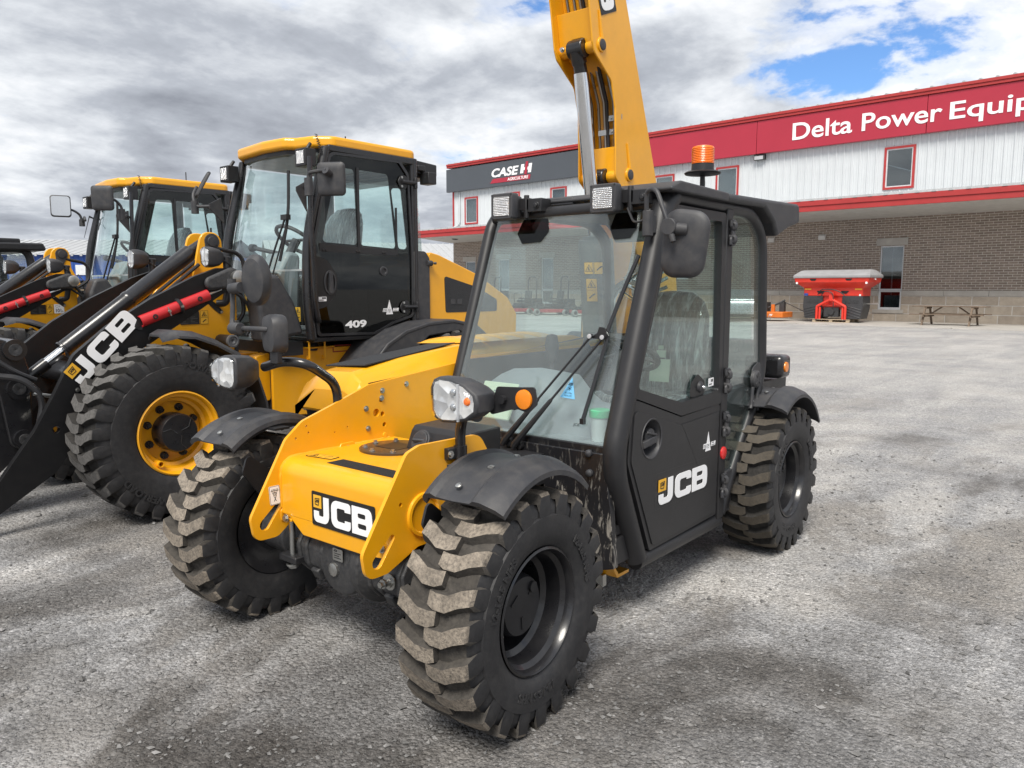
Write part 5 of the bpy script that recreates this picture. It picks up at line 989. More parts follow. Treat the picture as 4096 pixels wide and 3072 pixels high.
    for z in (2.425, 1.345):
        b = MB(); b.prism(rp([(-2.19, z-.055), (-2.26, z-.06), (-2.27, z+.06), (-2.19, z+.05), (-2.155, z)], .03), 'y', -.305, -.298); b.tube([(-2.20, -.285, z), (-2.35, -.285, z)], .018, 8); b.tube([(-2.35, -.285, z-.045), (-2.35, -.285, z+.045)], .018, 10); h = b.build('hinge', 'satin', dr, bevel=.003)
        b = MB(); b.bolt((-2.205, -.298, z+.038), (0, 1, 0), .007, .004); b.bolt((-2.205, -.298, z-.038), (0, 1, 0), .007, .004); b.build('bolt', 'steel', h)
    text('model_number', '409', 'white', dr, (-1.575, -.3125, 1.185), (-1, 0, .02), (0, 0, 1), .09, 0, .0035, .0008, width=.22, height=.062)
    delta('dealer_sticker', dr, (-2.01, -.3125, 1.285), (-1, 0, .01), (0, 0, 1), .125)
    b = MB(); F = frame((-1.315, -.3085, 1.405), (-1, 0, .02), (0, 0, 1)); flat(b, rp([(0, 0), (.078, 0), (.078, .036), (0, .036)], .003), F, .001, 0); flat(b, [(.034, .018), (.072, .018), (.072, .032), (.034, .032)], F, .0006, 1, (), 1, 1, 0, 0, .001); flat(b, [(.006, .006), (.05, .006), (.05, .013), (.006, .013)], F, .0006, 1, (), 1, 1, 0, 0, .001); b.build('data_label', ['white', 'plastic_mid'], dr)
    b = MB(); b.tube(fil([(-1.26, -.29, 2.52), (-1.235, -.265, 2.0), (-1.25, -.265, 1.45), (-1.285, -.275, 1.27), (-1.31, -.30, 1.25)], .06), .02, 10); b.build('grab_rail', 'black', LD)
    # other panes
    b = MB(); sd_ = rp([(-1.33, 1.15), (-1.31, 1.85), (-1.47, 2.57), (-2.30, 2.57), (-2.32, 1.25), (-2.0, 1.2)], .03); b.prism(sd_, 'y', -1.575, -1.570); b.build('side_window', 'glass', LD, smooth=False)
    b = MB(); b.bb(-2.42, -2.414, -1.54, -.36, 1.75, 2.57); b.build('rear_window', 'glass', LD, smooth=False)
    b = MB(); b.loft([[(-2.40, y, z) for y, z in ((-.345, 1.84), (-.335, 1.84), (-.335, 2.60), (-.345, 2.60))], [(-2.52+.0, y, z) for y, z in ((-.41, 1.84), (-.40, 1.84), (-.40, 2.60), (-.41, 2.60))]]); b.v = [(x+(.06 if z > 2.2 and x < -2.45 else 0), y, z) for x, y, z in b.v]; b.build('corner_window', 'glass', LD, smooth=False)
    # roof
    ro = rp([(-2.40, -.31), (-2.40, -1.59), (-1.85, -1.62), (-1.52, -1.59), (-1.40, -1.53), (-1.31, -1.42), (-1.25, -.95), (-1.27, -.66), (-1.34, -.60), (-1.38, -.42), (-1.50, -.30)], [.08, .08, .05, .06, .05, .06, .3, .06, .05, .06, .08])
    b = MB(); b.prism(ro, 'z', 2.618, 2.712); rf = b.build('roof', 'yellow', LD, bevel=.028, seg=4)
    b = MB(); b.prism([((x+1.9)*.93-1.9, (y+.95)*.93-.95) for x, y in ro], 'z', 2.585, 2.62); b.build('headliner', 'satin', LD)
    b = MB(); b.bb(-2.72, -2.38, -1.5, -.40, 2.53, 2.655); b.bb(-2.70, -2.45, -1.5, -.42, 2.50, 2.53); b.v = [(x, y, z-(.02 if x < -2.5 and z > 2.6 else 0)) for x, y, z in b.v]; b.build('air_conditioner', 'satin', LD, bevel=.01)
    b = MB(); b.tube([(-2.3, -1.2, 2.72), (-2.3, -1.2, 2.93)], .006, 6); b.build('antenna', 'satin', LD)
    b = MB(); b.lathe([(2.725, .065), (2.79, .063), (2.795, .055), (2.80, 0)], c=(-2.05, -.98, 0), axis='z', n=22); b.build('beacon_lens', 'orange', LD)
    b = MB(); b.tube([(-1.385+.010*math.cos(k*1.1), -.375+.010*math.sin(k*1.1)+.0015*k, 2.715-.0035*k) for k in range(46)], .0032, 5); b.build('coil_cable', 'satin', LD)
    # work lights
    for (x, y, z) in ((-1.25, -.40, 2.525), (-1.23, -1.52, 2.50), ):
        b = MB(); b.bb(x-.10, x, y-.07, y+.07, z-.068, z+.068); b.tube([(x-.05, y, z+.05), (x-.10, y, z+.12)], .015, 8); wl = b.build('work_light', 'satin', LD, bevel=.014, seg=3)
        b = MB(); b.bb(x+.0005, x+.005, y-.048, y+.048, z-.048, z+.048); b.build('lens', 'lens', wl, bevel=.006)
    b = MB(); b.bb(-2.62, -2.52, -.42, -.30, 2.44, 2.545); b.tube([(-2.56, -.38, 2.54), (-2.48, -.40, 2.60)], .02, 8); b.box((-2.50, -.38, 2.58), (.09, .03, .05)); b.build('rear_work_light', 'satin', LD, bevel=.012)
    # mirrors
    b = MB(); b.tube(fil([(-1.22, -.31, 2.28), (-1.16, -.20, 2.30), (-1.14, -.14, 2.22), (-1.14, -.14, 2.37), (-1.16, .0, 2.375), (-1.16, .06, 2.37)], .035), .014, 8); b.tube([(-1.14, -.14, 2.20), (-1.14, -.14, 2.33)], .032, 12); b.prism([(-1.23, 2.33), (-1.14, 2.28), (-1.14, 2.25), (-1.23, 2.10)], 'y', -.31, -.30); b.tube([(-1.15, .06, 2.37), (-1.19, .05, 2.35)], .028, 12); b.build('mirror_arm', 'plastic', LD)
    pad('mirror', (-1.215, .04, 2.315), .215, .245, .035, LD, .55, .035, 0.05)
    b = MB(); b.prism([(-1.23, 2.30), (-1.12, 2.24), (-1.12, 2.20), (-1.25, 2.08)], 'y', -1.60, -1.585); b.tube(fil([(-1.13, -1.60, 2.22), (-1.06, -1.72, 2.22), (-1.06, -1.76, 2.32), (-1.12, -1.80, 2.40)], .04), .014, 8); b.tube([(-1.06, -1.73, 2.16), (-1.06, -1.73, 2.27)], .032, 12); b.build('mirror_arm', 'plastic', LD)
    pad('mirror', (-1.17, -1.80, 2.42), .215, .26, .035, LD, -.42, .035, -0.5)
    # wiper
    b = MB(); b.tube(fil([(-1.0, -.62, 1.46), (-1.09, -.56, 1.80), (-1.14, -.47, 2.05)], .2), .009, 6); b.tube(fil([(-1.03, -.58, 1.46), (-1.11, -.52, 1.80), (-1.15, -.44, 2.05)], .2), .007, 6); b.tube(fil([(-1.18, -.46, 2.42), (-1.16, -.45, 2.05), (-1.10, -.50, 1.72)], .3), .012, 6); b.bb(-1.16, -1.12, -.50, -.42, 2.04, 2.08); b.tube([(-1.0, -.60, 1.40), (-1.0, -.60, 1.48)], .03, 8); b.build('wiper', 'satin', LD)
    # inside
    seat(LD, -2.02, -.98, 1.60, 1.15)
    b = MB(); b.prism(rp([(-1.28, 1.12), (-1.25, 1.60), (-1.38, 1.82), (-1.50, 1.80), (-1.46, 1.12)], .05), 'y', -1.12, -.80); b.build('console', 'dash', LD, bevel=.03)
    b = MB(); c_ = Vector((-1.56, -.95, 1.92)); nr = Vector((-.6, 0, .8)); u = Vector((0, 1, 0)); v = nr.cross(u); b.tube([c_+(u*math.cos(a)+v*math.sin(a))*.19 for a in [2*PI*k/28 for k in range(29)]], .017, 8); b.tube([c_-u*.18, c_+u*.18], .014, 6); b.tube([c_, (-1.42, -.95, 1.7)], .04, 8); b.tube([(-1.40, -.95, 1.80), (-1.35, -1.30, 1.86)], .02, 6); b.lathe([(0, .035), (.05, .03)], c=(-1.35, -1.32, 1.86), n=12); b.build('steering_wheel', 'plastic', LD)
    b = MB(); b.bb(-2.30, -1.9, -.62, -.42, 1.15, 1.62); b.bb(-2.34, -2.28, -1.5, -.4, 1.15, 1.70); b.bb(-2.30, -1.30, -1.54, -.36, 1.125, 1.14); b.build('cab_interior', 'plastic', LD)
    b = MB(); b.tube(fil([(-1.62, -.40, 1.60), (-1.75, -.40, 1.66), (-2.2, -.40, 1.74)], .2), .02, 8); b.build('grab_bar', 'plastic_mid', LD)
    warn('warning_sticker', LD, (-1.225, -.50, 1.24), (-.3, 1, 0), (0, 0, 1), .055, .12)
    return LD
LD1 = make_loader(); LD1.location = (-.477, -2.422, 0); LD1.rotation_euler = (0, 0, -.0243)
LD2 = copy_tree(LD1); LD2.location = (-.639, -5.804, 0); LD2.rotation_euler = (0, 0, -.0481)
m2 = sorted([o for o in kids(LD2) if o.name.startswith('mirror') and 'arm' not in o.name], key=lambda o: o.location.y)
m2[0].location = (-1.08, -1.86, 2.47); m2[0].rotation_euler = (0, .20, -1.88); m2[1].location = (-.86, .0, 2.405); m2[1].rotation_euler = (0, .05, .75)
for o in [o for o in kids(LD2) if o.name.startswith('mirror_arm')]: bpy.data.objects.remove(o)
b = MB(); b.tube(fil([(-1.23, -.31, 2.26), (-1.12, -.10, 2.26), (-1.05, 0, 2.22), (-1.04, 0, 2.34), (-.98, 0, 2.40), (-.88, 0, 2.42)], .04), .014, 8); b.tube([(-1.04, 0, 2.20), (-1.04, 0, 2.31)], .032, 12); b.prism([(-1.23, 2.33), (-1.10, 2.28), (-1.10, 2.25), (-1.23, 2.10)], 'y', -.31, -.30); b.tube([(-.90, 0, 2.42), (-.86, 0, 2.42)], .028, 12); b.build('mirror_arm', 'plastic', LD2)
b = MB(); b.prism([(-1.30, 2.36), (-1.42, 2.30), (-1.30, 2.34), (-1.23, 2.10)], 'y', -1.62, -1.60); b.tube(fil([(-1.25, -1.60, 2.30), (-1.30, -1.76, 2.36), (-1.30, -1.85, 2.28), (-1.29, -1.85, 2.38), (-1.22, -1.85, 2.43), (-1.14, -1.86, 2.45)], .04), .014, 8); b.tube([(-1.30, -1.85, 2.25), (-1.30, -1.85, 2.33)], .032, 12); b.build('mirror_arm', 'plastic', LD2)
LD2['label'] = 'second yellow wheel loader farther left, white 101 sticker on its front frame'

for o in [c for c in bpy.data.objects if c.parent and c.parent.parent == LD1 and c.name.startswith('noise_sticker')]:
    for k in kids(o): bpy.data.objects.remove(k)
    bpy.data.objects.remove(o)

# ================================================================== DEALERSHIP BUILDING  (local x along the facade to the right, y away from the camera, z up)
UX, UY = .06017, .99819
BP = Vector((-36.5, -8.05, 0)); BR = math.atan2(UY, UX)
def bpt(s, n, z=0): return BP + Vector((UX, UY, 0))*s + Vector((-UY, UX, 0))*n + Vector((0, 0, z))
BD = thing('dealership_building', 'two storey dealership building with white metal siding above brown brick', 'building', BP, BR)
X0, X1, DEP = -28.0, 34.0, 22.0
wins_up = [(-26.78, -25.54, 5.93, 7.72), (-22.93, -21.68, 5.93, 7.72), (-19.04, -17.80, 5.93, 7.72), (-15.3, -14.05, 5.93, 7.72), (-11.5, -10.25, 5.93, 7.72), (-7.71, -6.46, 5.95, 7.78), (.65, 1.91, 5.97, 7.80), (6.9, 8.16, 5.97, 7.80), (13.0, 14.26, 5.97, 7.80)]
tall = [(.69, 1.70), (-15.9, -14.9), (-19.8, -18.8), (-23.6, -22.6), (8.6, 9.6)]
# brick ground floor with real openings
def wall(pts, holes, name, m, y0, y1, parent):
    b = MB(); b.prism(pts, 'y', y0, y1, 0, holes); return b.build(name, m, parent, smooth=False)
hb = [[(a, 1.43), (c, 1.43), (c, 3.44), (a, 3.44)] for a, c in tall]+[[(-26.8, 2.3), (-25.8, 2.3), (-25.8, 3.37), (-26.8, 3.37)]]
wall([(X0, 1.43), (X1, 1.43), (X1, 5.0), (X0, 5.0)], hb, 'brick_wall', 'brick', 0, .30, BD)
hs = [[(a, .66), (c, .66), (c, 1.195), (a, 1.195)] for a, c in tall]
b = MB()
xs = sorted([X0, X1]+[v for a, c in tall for v in (a, c)])
for a, c in zip(xs[::2], xs[1::2]): b.bb(a, c, -.03, .30, -.2, 1.19); 
for a, c in tall: b.bb(a, c, -.03, .30, -.2, .43)
b.build('stone_base', 'stone', BD, smooth=False)
for a, c in zip(xs[::2], xs[1::2]):
    n = max(1, round((c-a)/1.6)); b = MB()
    for k in range(n): b.bb(a+(c-a)*k/n+.004, a+(c-a)*(k+1)/n-.004, -.055, .10, 1.195, 1.425)
    b.bb(a+.002, c-.002, .0, .29, 1.20, 1.42); b.build('stone_ledge', 'concrete', BD, bevel=.008)
b = MB(); b.bb(X0+.3, X1, .28, 3.0, 0, 4.9); 
b = MB(); b.bb(X0+.3, X1-.3, 2.8, 3.0, 0, 9.5); b.build('inner_wall', 'darkroom', BD, smooth=False)
for a, c in tall:
    b = MB(); e = .055
    b.prism([(a, .43), (c, .43), (c, 3.44), (a, 3.44)], 'y', .05, .14, 0, [[(a+e, 1.50), (c-e, 1.50), (c-e, 3.44-e), (a+e, 3.44-e)], [(a+e+.03, .66), (c-e-.03, .66), (c-e-.03, 1.36), (a+e+.03, 1.36)]]); w = b.build('tall_window', 'alu', BD, bevel=.006)
    b = MB(); b.bb(a+e, c-e, .09, .10, 1.50, 3.44-e); b.bb(a+e+.03, c-e-.03, .09, .10, .66, 1.36); b.build('window_pane', 'bglass', w, smooth=False)
    b = MB(); b.bb(a-.17, c+.15, -.05, .20, 3.46, 3.78); b.build('lintel', 'concrete', w, bevel=.006); b = MB(); b.bb(a-.2, c+.12, -.07, .12, .40, .555); b.build('sill', 'concrete', w, bevel=.006)
    b = MB(); b.bb(a+.35, a+.40, .6, .65, .43, 3.4); b.bb(a, c, .9, .95, .43, 1.2); b.build('window_interior', 'blind', w)
b = MB(); e = .06; b.prism([(-26.8, 2.3), (-25.8, 2.3), (-25.8, 3.37), (-26.8, 3.37)], 'y', .05, .14, 0, [[(-26.8+e, 2.3+e), (-25.8-e, 2.3+e), (-25.8-e, 3.37-e), (-26.8+e, 3.37-e)]]); w = b.build('small_window', 'alu', BD); b = MB(); b.bb(-26.74, -25.86, .09, .10, 2.36, 3.31); b.build('window_pane', 'bglass', w, smooth=False); b = MB(); b.bb(-26.99, -25.70, -.04, .2, 3.385, 3.70); b.build('lintel', 'concrete', w, bevel=.006)
# ribbed siding of the upper floor
hu = [[(a, z0), (c, z0), (c, z1), (a, z1)] for a, c, z0, z1 in wins_up]
sd_ = wall([(X0, 5.0), (X1, 5.0), (X1, 9.9), (X0, 9.9)], hu, 'metal_siding', 'siding', .02, .25, BD)
b = MB(); x = X0+.2
while x < X1:
    segs = [(5.0, 9.8)]
    for a, c, z0, z1 in wins_up:
        if a-.10 < x < c+.10: segs = [(5.0, z0-.08), (z1+.08, 9.8)]
    for z0, z1 in segs:
        b.add([(x-.045, .02, z0), (x-.022, -.035, z0), (x+.022, -.035, z0), (x+.045, .02, z0), (x-.045, .02, z1), (x-.022, -.035, z1), (x+.022, -.035, z1), (x+.045, .02, z1)], [(0, 1, 5, 4), (1, 2, 6, 5), (2, 3, 7, 6), (0, 3, 2, 1), (4, 5, 6, 7)])
        for q in (-.12, .12): b.add([(x+q-.02, .02, z0), (x+q, .004, z0), (x+q+.02, .02, z0), (x+q-.02, .02, z1), (x+q, .004, z1), (x+q+.02, .02, z1)], [(0, 1, 4, 3), (1, 2, 5, 4)])
    x += .36
b.build('siding_ribs', 'siding', sd_, smooth=False)
b = MB(); b.bb(X0-.02, X0+.14, -.03, .27, 5.0, 8.2); b.build('corner_trim', 'trimred', sd_)
b = MB(); b.tube([(X0+.75, -.06, 8.1), (X0+.75, -.06, 6.1), (X0+.55, -.12, 5.85), (X0+.35, -.25, 5.78)], .045, 8); b.build('downpipe', 'siding', BD)
for a, c, z0, z1 in wins_up:
    b = MB(); e = .075; b.prism([(a-.02, z0-.02), (c+.02, z0-.02), (c+.02, z1+.02), (a-.02, z1+.02)], 'y', -.04, .06, 0, [[(a+e, z0+e), (c-e, z0+e), (c-e, z1-e), (a+e, z1-e)]]); w = b.build('upper_window', 'trimred', BD)
    b = MB(); a2, c2, y2, z2 = a+e, c-e, z0+e, z1-e; f = .05; b.prism([(a2, y2), (c2, y2), (c2, z2), (a2, z2)], 'y', -.005, .05, 0, [[(a2+f, y2+f), (c2-f, y2+f), (c2-f, z2-f), (a2+f, z2-f)]]); b.build('window_frame', 'alu', w)
    b = MB(); b.bb(a2+f, c2-f, .025, .032, y2+f, z2-f); b.build('window_pane', 'bglass', w, smooth=False)
    if abs(a-.65) > .1:
        b = MB(); z = y2+.02
        while z < z2: b.bb(a2, c2, .12, .135, z, z+.035); z += .05
        b.build('blind', 'blind', w, smooth=False)
    else:
        b = MB(); b.box(((a+c)/2, .5, (z0+z1)/2), (1.3, .05, .05), (0, .35, 0)); b.build('window_interior', 'alu', w)
b = MB(); b.bb(X0, X0+.3, .3, DEP, -.2, 9.8); b.bb(X1-.3, X1, .3, DEP, -.2, 9.8); b.bb(X0, X1, DEP, DEP+.3, -.2, 9.8); b.build('end_wall', 'siding', BD, smooth=False)
# parapet trim and roof edge with rib ends
b = MB(); b.bb(X0-.25, X1, -.36, .2, 9.80, 9.93); b.bb(X0-.25, X1, -.40, .2, 9.93, 10.06); b.build('eaves_trim', 'trimred', BD, bevel=.012)
b = MB(); b.add([(X0-.2, -.36, 10.07), (X1, -.36, 10.07), (X1, DEP/2, 11.2), (X0-.2, DEP/2, 11.2), (X1, DEP, 10.07), (X0-.2, DEP, 10.07)], [(0, 1, 2, 3), (3, 2, 4, 5)]); x = X0
while x < X1:
    b.add([(x-.07, -.40, 10.06), (x-.035, -.40, 10.12), (x+.035, -.40, 10.12), (x+.07, -.40, 10.06), (x-.07, DEP/2, 11.2), (x-.035, DEP/2, 11.26), (x+.035, DEP/2, 11.26), (x+.07, DEP/2, 11.2)], [(0, 1, 2, 3), (0, 1, 5, 4), (1, 2, 6, 5), (2, 3, 7, 6)]); x += .61
b.build('metal_roof', 'roofmetal', BD, smooth=False)
# canopy over the pavement
CF = -3.2
b = MB(); b.bb(X0-.3, X1, CF, CF+.06, 4.90, 5.14); b.bb(X0-.3, X1, CF-.04, CF+.06, 5.14, 5.36); b.bb(X0-.3, X0-.24, CF, 0, 4.90, 5.2); b.build('canopy_fascia', 'trimred', BD, bevel=.01)
b = MB(); b.add([(X0-.24, CF+.06, 4.92), (X1, CF+.06, 4.92), (X1, -.001, 4.70), (X0-.24, -.001, 4.70)], [(0, 1, 2, 3)]); x = X0
while x < X1: b.add([(x-.03, CF+.06, 4.915), (x+.03, CF+.06, 4.915), (x+.03, 0, 4.695), (x-.03, 0, 4.695)], [(0, 1, 2, 3)]); x += .4
b.build('canopy_soffit', 'soffit', BD, smooth=False)
b = MB(); b.add([(X0-.3, CF-.02, 5.365), (X1, CF-.02, 5.365), (X1, .02, 5.72), (X0-.3, .02, 5.72)], [(0, 1, 2, 3)]); x = X0-.1
while x < X1:
    b.add([(x-.09, CF-.06, 5.36), (x-.05, CF-.06, 5.44), (x+.05, CF-.06, 5.44), (x+.09, CF-.06, 5.36), (x-.09, .02, 5.72), (x-.05, .02, 5.80), (x+.05, .02, 5.80), (x+.09, .02, 5.72)], [(0, 1, 2, 3), (0, 1, 5, 4), (1, 2, 6, 5), (2, 3, 7, 6)]); x += .61
b.build('canopy_roof', 'roofmetal', BD, smooth=False)
b = MB(); b.bb(X0-.3, X1, -.04, .015, 5.70, 5.82); b.build('flashing', 'roofmetal', BD)
for x in (-26.0, -8, 7.1):
    b = MB(); b.lathe([(4.83, .20), (4.80, .22), (4.76, .12), (4.755, 0)], c=(x, -1.7, 0), axis='z', n=18); b.build('canopy_light', 'gunmetal', BD)
for a, z in ((-4.52, 3.95), (-1.98, 3.97)):
    b = MB(); b.add([(a-.16, 0, z+.14), (a+.16, 0, z+.14), (a+.16, -.16, z+.06), (a-.16, -.16, z+.06), (a-.16, 0, z-.14), (a+.16, 0, z-.14), (a+.16, -.16, z-.14), (a-.16, -.16, z-.14)], [(0, 1, 2, 3), (3, 2, 6, 7), (0, 3, 7, 4), (1, 2, 6, 5), (4, 5, 6, 7)]); b.build('wall_vent', 'soffit', BD, bevel=.01)
b = MB(); b.bb(-5.56, -4.97, -.22, -.04, 7.9, 8.16); fl = b.build('floodlight', 'gunmetal', BD, bevel=.02); b = MB(); b.bb(-5.52, -5.06, -.235, -.221, 7.92, 8.10); b.build('floodlight_glass', 'hi_grey', fl, bevel=.01)
b = MB(); b.bb(-9.9, -9.2, -.012, -.002, 2.05, 2.65); pn = b.build('wall_notice', 'white', BD); 
# roof sign boards
SG = MB(); SG.bb(-28.35, -12.3, -.30, -.06, 8.18, 9.72); sg = SG.build('grey_sign_board', 'signgrey', None, BP, (0, 0, BR), bevel=.01); tag(sg, 'long slate grey sign board along the roof edge with white and red lettering', 'sign')
text('lettering', 'CASE', 'white', sg, (-23.9, -.302, 8.80), (1, 0, 0), (0, 0, 1), .7, .22, .022, .02, width=2.42, height=.56)
b = MB(); F = frame((-21.35, -.302, 8.80), (1, 0, 0), (0, 0, 1)); sh = lambda l: [(x+.18*y, y) for x, y in l]
for p in ([(0, 0), (.26, 0), (.26, .56), (0, .56)], [(.66, 0), (.92, 0), (.92, .56), (.66, .56)], [(.25, .18), (.36, .18), (.36, .36), (.25, .36)], [(.58, .18), (.67, .18), (.67, .36), (.58, .36)]): flat(b, sh(p), F, .02, 0)
flat(b, sh([(.37, -.07), (.57, -.07), (.57, .70), (.37, .70)]), F, .024, 1); flat(b, sh([(-2.62, -.40), (.90, -.40), (.90, -.12), (-2.40, -.12)]), F, .02, 1); b.build('emblem', ['white', 'signred'], sg, smooth=False)
text('lettering', 'AGRICULTURE', 'white', sg, (-22.45, -.326, 8.455), (1, 0, 0), (0, 0, 1), .22, .12, .004, .006, width=1.80, height=.19)
SG = MB(); x = -12.28
for c in (-5.40, 2.37, 10.2, 18.0): SG.bb(x, c-.012, -.30, -.06, 8.20, 9.78); x = c+.012
sr = SG.build('red_sign_board', 'signred', None, BP, (0, 0, BR), bevel=.008); tag(sr, 'long raspberry red sign board along the roof edge with big white lettering', 'sign')
text('lettering', 'Delta', 'white', sr, (-3.56, -.302, 8.64), (1, 0, 0), (0, 0, 1), 1.0, 0, .012, .02, width=2.80, height=.80)
text('lettering', 'Power', 'white', sr, (-.33, -.302, 8.64), (1, 0, 0), (0, 0, 1), 1.0, 0, .012, .02, width=3.30, height=.78)
text('lettering', 'Equipment', 'white', sr, (3.26, -.302, 8.64), (1, 0, 0), (0, 0, 1), 1.0, 0, .012, .02, width=6.0)
# ---------------------------------------------------------------- ground and pavement
b = MB(); q = 900
xs_ = [-q, -120, -60, -30, -12, -4, 0, 4, 12, 60, q]
for i in range(len(xs_)-1):
    for j in range(len(xs_)-1): b.add([(xs_[i], xs_[j], 0), (xs_[i+1], xs_[j], 0), (xs_[i+1], xs_[j+1], 0), (xs_[i], xs_[j+1], 0)], [(0, 1, 2, 3)])
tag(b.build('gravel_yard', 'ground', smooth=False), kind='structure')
b = MB(); x = -34.0
while x < 40: b.bb(x+.01, x+2.99, -5.0-.1*math.sin(x*.7), -.03, -.1, .035); x += 3.0
o = b.build('pavement', 'concrete', None, BP, (0, 0, BR), bevel=.01); tag(o, kind='structure')
# loose stones near the camera
vs, fs = [], []
r2 = random.Random(3)
base_ = [Vector(v) for v in ((1, 0, 0), (-1, 0, 0), (0, 1, 0), (0, -1, 0), (0, 0, 1), (0, 0, -1))]; tri = [(0, 2, 4), (2, 1, 4), (1, 3, 4), (3, 0, 4), (2, 0, 5), (1, 2, 5), (3, 1, 5), (0, 3, 5)]
for k in range(26000):
    dd = .9+7.0*r2.random()**1.5; a = yaw+R(r2.uniform(-46, 46)); x, y = CAM.x+dd*math.cos(a), CAM.y+dd*math.sin(a)
    s = .0028+.011*r2.random()**4 if k % 60 else r2.uniform(.010, .022)
    o = len(vs); rz = r2.uniform(0, 6.28); cz_, sz_ = math.cos(rz), math.sin(rz); ax_, ay_, az_ = s*r2.uniform(.7, 1.4), s*r2.uniform(.6, 1.1), s*r2.uniform(.4, .8)
    for v in base_:
        j = [r2.uniform(.7, 1.15) for _ in range(3)]; X, Y, Z = v.x*ax_*j[0], v.y*ay_*j[1], v.z*az_*j[2]
        X += r2.uniform(-.25, .25)*s; Y += r2.uniform(-.25, .25)*s
        vs.append((x+X*cz_-Y*sz_, y+X*sz_+Y*cz_, az_*.45+Z))
    fs += [tuple(o+i for i in t_) for t_ in tri]
me = bpy.data.meshes.new('loose_stones'); me.from_pydata(vs, [], fs); me.materials.append(M['pebble']); so_ = bpy.data.objects.new('loose_stones', me); COL.objects.link(so_); tag(so_, 'loose crushed stones scattered over the yard', 'gravel', kind='stuff')

# ================================================================== things standing along the building
# red fertiliser spreader on a pallet
sp0 = bpt(-.22, -2.6, .035); SP = thing('fertilizer_spreader', 'bright red twin disc spreader with grey cover standing on a pallet', 'spreader', sp0+Vector((0, 0, .137)), BR); SP.scale = (1.0, 1.0, 1.07)
b = MB(); W2 = 1.72
b.loft([[(sx*w, -d if sy < 0 else d, z) for sx, sy in ((-1, -1), (1, -1), (1, 1), (-1, 1))] for w, d, z in ((1.28, .48, .95), (1.28, .50, 1.28), (1.58, .78, 1.50), (1.62, .82, 1.72))]); b.build('hopper', 'spred', SP, bevel=.02)
b = MB(); b.loft([[(sx*w, sy*d, z) for sx, sy in ((-1, -1), (1, -1), (1, 1), (-1, 1))] for w, d, z in ((1.66, .86, 1.68), (1.66, .86, 1.80), (1.50, .42, 1.99), (1.46, .10, 2.02))]); b.build('cover', 'tarp', SP, bevel=.03, seg=3)
for sx in (-1, 1):
    b = MB(); b.prism(rp([(sx*.42, .30), (sx*.42, .95), (sx*1.28, .95), (sx*1.30, .50), (sx*1.20, .02), (sx*.50, .02)], .06), 'y', -.50, .45)
    for k in range(4): b.box((sx*.95, -.50, .14+k*.11), (.62, .04, .03), (0, sx*.25, 0))
    sk = b.build('side_shield', 'plastic', SP, bevel=.03); text('lettering', 'AXIS', 'gunmetal', sk, (sx*.85-.30, -.505, .66), (1, 0, 0), (0, 0, 1), .2, .15, .01, .006, width=.6, height=.15)
    b = MB(); b.prism(rp([(sx*.60, 1.655), (sx*.95, 1.655), (sx*.85, 1.57), (sx*.68, 1.57)], .02), 'y', -.80, -.70); b.v = [(x, y+(1.72-z)*.14-.02, z) for x, y, z in b.v]; b.prism(rp([(sx*.35, 1.16), (sx*.72, 1.16), (sx*.60, 1.05), (sx*.40, 1.05)], .02), 'y', -.51, -.45); b.build('sight_window', 'sticker_black', SP)
    b = MB(); b.prism(circ2(sx*1.50, 1.48, .045, 14), 'y', -.80, -.70); b.prism(circ2(sx*1.17, .99, .04, 14), 'y', -.51, -.48); b.build('reflector', 'white', SP)
    b = MB(); b.bb(sx*.95, sx*1.24, -.515, -.49, 1.20, 1.255); b.build('reflector', 'sticker_yellow', SP)
    b = MB(); b.tube(fil([(sx*.62, -.62, .0), (sx*.62, -.62, .52), (sx*.05, -.62, .80)], .05), .055, 8); b.tube([(sx*.50, -.58, .0), (sx*.50, -.58, .5)], .05, 8); b.build('linkage_frame', 'spred', SP)
b = MB(); b.bb(-.10, .10, -.66, -.58, .74, 1.10); b.bb(-.45, .45, -.50, .3, .52, .60); b.bb(-.50, .50, -.40, .4, .40, .95); b.build('mast', 'spred', SP, bevel=.01)
b = MB(); b.tube(fil([(-.62, -.56, 1.0), (-.45, -.70, 1.22), (.2, -.70, 1.22), (.62, -.60, .95), (.55, -.60, .6)], .3), .02, 6); b.tube(fil([(-.45, -.6, .95), (-.3, -.72, 1.15), (.1, -.7, 1.1), (.1, -.6, .5)], .2), .02, 6); b.bb(-.34, .30, -.52, -.3, .10, .48); b.lathe([(-.6, .12), (-.5, .14)], c=(0, 0, .3), n=12); b.build('gearbox', 'gunmetal', SP)
b = MB(); b.bb(-1.25, -1.08, -.515, -.50, .96, 1.06); b.build('hazard_label', 'bluewall', SP)
b = MB(); b.tube([(1.15, .1, .62), (1.75, .1, .66), (1.75, .1, .85)], .03, 8); b.build('side_lever', 'steel', SP)
text('model_plate', '40.2', 'white', SP, (1.635, -.2, 1.60), (0, 1, 0), (0, 0, 1), .12, 0, 0, .004)
PL = thing('pallet', 'pale wooden pallet under the red spreader', 'pallet', sp0, BR)
b = MB()
for k in range(7): b.bb(-.80, .80, -.62+k*.19, -.47+k*.19, .11, .135)
for y in (-.60, -.05, .48): b.bb(-.80, .80, y, y+.1, .0, .02)
b.build('deck', 'pallet', PL, bevel=.004); b = MB()
for x in (-.8, -.07, .66):
    for y in (-.60, -.05, .48): b.bb(x, x+.14, y, y+.1, .02, .11)
b.build('block', 'pallet', PL)
